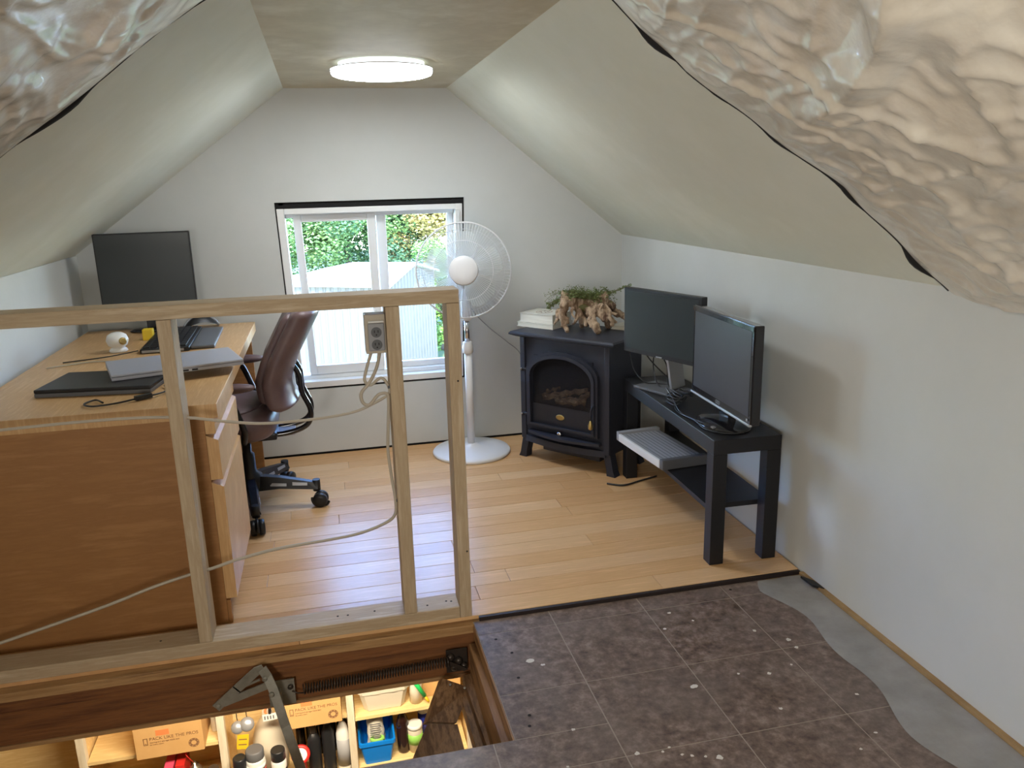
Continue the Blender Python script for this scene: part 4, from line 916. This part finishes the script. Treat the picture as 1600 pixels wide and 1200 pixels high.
# bulbs, tags and hanging bits in the middle bay
for k, (x, z, lb) in enumerate([(-.622, -1.345, 'small foil-backed light bulb hanging by the left post'), (-.575, -1.335, 'larger silver light bulb hanging second from the left post')]):
    r = .032 + .004 * k; t = thing('light_bulb', lb, 'bulb', (x, 3.72, z), 0)
    Mq = frame_from((0, -.85, .5)); MB().lathe([(.006, -.04), (.012, -.025), (r * .9, -.008), (r, .0), (r * .92, .010), (r * .5, .017), (.003, .019)], Mq, 20).build('reflector', M_silver, t)
    MB().tube([Mq @ Vector((0, 0, -.04)), (0, .01, .05), (0, .015, .14)], .0025, 6).build('cord', M_blkp, t)
t = thing('price_card', 'yellow card hanging on the side of the left post', 'card', (-.605, 3.715, -1.43))
MB().box((-.028, 0, -.042), (.028, .002, .042), 0, Matrix.Rotation(R(8), 4, 'Y')).build('card', M_yel, t)
q = MB()
for k in range(2): q.box((-.02, -.0006, .012 - k * .03), (.02, .0001, .018 - k * .03), 0, Matrix.Rotation(R(8), 4, 'Y'))
q.build('print_lines', M_ink, t)
t = thing('key_tag', 'white tag on an orange clip hanging under the hinge arm', 'tag', (-.46, 3.71, -1.31))
MB().box((-.036, 0, -.018), (.036, .006, .018), .001, Matrix.Rotation(R(-3), 4, 'Y')).build('tag', M_white, t)
MB().torus(.030, .006, Matrix.Translation((.008, .01, .03)) @ Matrix.Rotation(pi / 2, 4, 'X'), 24, 8).build('clip', M_oran, t); MB().tube([(0, .006, .018), (.004, .008, .06)], .008, 8).build('strap', M_blkp, t)
q = MB()
for k in range(4): q.box((-.028 + .014 * k, -.0008, -.010), (-.022 + .014 * k, .0002, .010))
q.build('print_lines', M_greyd, t)
for k in range(5):
    x = -.34 + .055 * k; bottle('dark_bottle', ['leftmost red-capped dark bottle', 'second dark bottle from the left', 'middle dark bottle', 'second dark bottle from the right', 'rightmost dark bottle'][k] + ' in the back row under the printed box', x, 3.93, Z1, cyl(.024, .25 + .01 * (k % 2), .4, .05), M_gloss, [(.012, .255), (.012, .30)], [M_red, M_greyd, M_blkp, M_greyd, M_blkp][k], group='back row bottles')
bl_ = thing('bleach_bottle', 'white bottle between the printed box and the top left post', 'bottle', (-.742, 3.80, -1.3915)); MB().lathe(cyl(.018, .14), None, 16).build('body', M_yel if False else M_bin, bl_)

# ---------------------------------------------------------------- outside
g_ = struct('ground', B((-30, 4.3, -3.6), (30, 60, -3.4)), M_grass)
tag(g_, 'grass outside')
ou = thing('metal_shed', 'white corrugated metal shed with white roof outside the window', 'shed', (1.3, 18, -3.4))
E0 = Vector((1.30, 18, 0)); gd = Vector((.47, .88, 0)).normalized(); ld_ = Vector((-.88, .47, 0)).normalized()
Wd, Ln, ze, za = 2.95, 3.3, -.92, -.62
def sheetwall(o0, d, L, ztopf, name, mat_, pitch=.19, amp=.022):
    q = MB(); n = int(L / pitch * 6); nrm = Vector((d.y, -d.x, 0)); pts = []
    for i in range(n + 1):
        s_ = L * i / n; ph = (i % 6) / 6; a = amp * (1 if ph in (1 / 6, 2 / 6) else 0)
        pts.append((o0 + d * s_ + nrm * a, ztopf(s_)))
    lo_ = [q.b.verts.new((p.x, p.y, -3.39)) for p, z in pts]; hi2 = [q.b.verts.new((p.x, p.y, z)) for p, z in pts]
    for i in range(n): q.b.faces.new((lo_[i], lo_[i + 1], hi2[i + 1], hi2[i]))
    return q.build(name, mat_, ou, world=True, recalc=False)
sheetwall(E0, gd, Wd, lambda s_: ze + (za - ze) * (1 - abs(s_ - Wd / 2) / (Wd / 2)), 'gable_cladding', M_corr)
sheetwall(E0, ld_, Ln, lambda s_: ze, 'side_cladding', M_corr)
ap_ = E0 + gd * Wd / 2; ov = .12
e0 = E0 - gd * ov - ld_ * ov; r0 = ap_ - ld_ * ov; f0 = E0 + gd * (Wd + ov) - ld_ * ov
e1 = E0 - gd * ov + ld_ * Ln; r1 = ap_ + ld_ * 1.5; f1 = E0 + gd * (Wd + ov) + ld_ * Ln
def V(p, z): return Vector((p.x, p.y, z))
MB().prism([V(e0, ze - .02), V(r0, za + .03), V(r1, za + .03), V(e1, ze - .02)], (0, 0, .05)).build('roof', M_roofw, ou, world=True)
MB().prism([V(r0, za + .03), V(f0, ze - .02), V(f1, ze - .02), V(r1, za + .03)], (0, 0, .05)).build('roof', M_roofw, ou, world=True)
o = MB().bar(V(E0, -3.39) - gd * .03, V(E0, ze) - gd * .03, .08, .08, (1, 0, 0)).build('corner_trim', M_roofw, ou, world=True)
def tree(label, x, yy, zc, rx, rz_, m, n, leaf, seed, ttl='leafy_tree', group=None):
    t = thing(ttl, label, 'tree', (x, yy, -3.4), 0, group); rnd = random.Random(seed)
    top_ = zc + 3.4
    MB().tube(smooth_pts([(0, 0, 0), (.1, .05, top_ * .5), (0, 0, top_ + rz_ * .5)], 4), [.14, .13, .12, .12, .10, .09, .07, .06, .04][:9], 8).build('trunk', M_bark, t)
    q = MB(); bl = [Vector((rnd.gauss(0, .45) * rx, rnd.gauss(0, .4) * rx, top_ + rnd.gauss(0, .45) * rz_)) for _ in range(46)]
    for i in range(n):
        c_ = rnd.choice(bl); d = Vector((rnd.gauss(0, 1), rnd.gauss(0, 1), rnd.gauss(0, 1))).normalized() * (rx * .30 * rnd.uniform(.6, 1.05))
        p = c_ + d; M_ = frame_from(d + Vector([rnd.uniform(-1, 1) for _ in range(3)]) * rx * .3); s_ = leaf * rnd.uniform(.6, 1.3)
        q.b.faces.new([q.b.verts.new(p + M_ @ Vector((s_ * a, s_ * b * .6, 0))) for a, b in ((-1, 0), (0, -1), (1, 0), (0, 1))])
    o = q.build('leaves', m, t, recalc=False); o['kind'] = 'stuff'
    return t
tree('bright green tree behind the shed at the left pane', -2.2, 24, .6, 2.6, 2.0, M_tree[0], 34000, .05, 1)
tree('green tree above the shed roof in the middle of the left pane', .6, 26, .6, 2.6, 2.1, M_tree[0], 34000, .05, 2)
tree('deep green tree behind the window mullion', 2.4, 27, .5, 2.2, 2.2, M_tree[1], 30000, .05, 3)
tree('golden leaved tree in the right pane', 4.0, 25, .4, 1.9, 1.8, M_tree[2], 30000, .05, 4)
tree('lime green shrub at the right corner of the shed', 3.15, 22.5, -1.9, .9, 1.6, M_tree[3], 16000, .05, 5, 'garden_shrub')
tree('tall green tree at the far left outside', -5.5, 26, 1.0, 3.2, 2.6, M_tree[1], 13000, .12, 6)
tree('broad green tree far right outside', 8.0, 27, .8, 3.2, 2.6, M_tree[0], 13000, .12, 7)
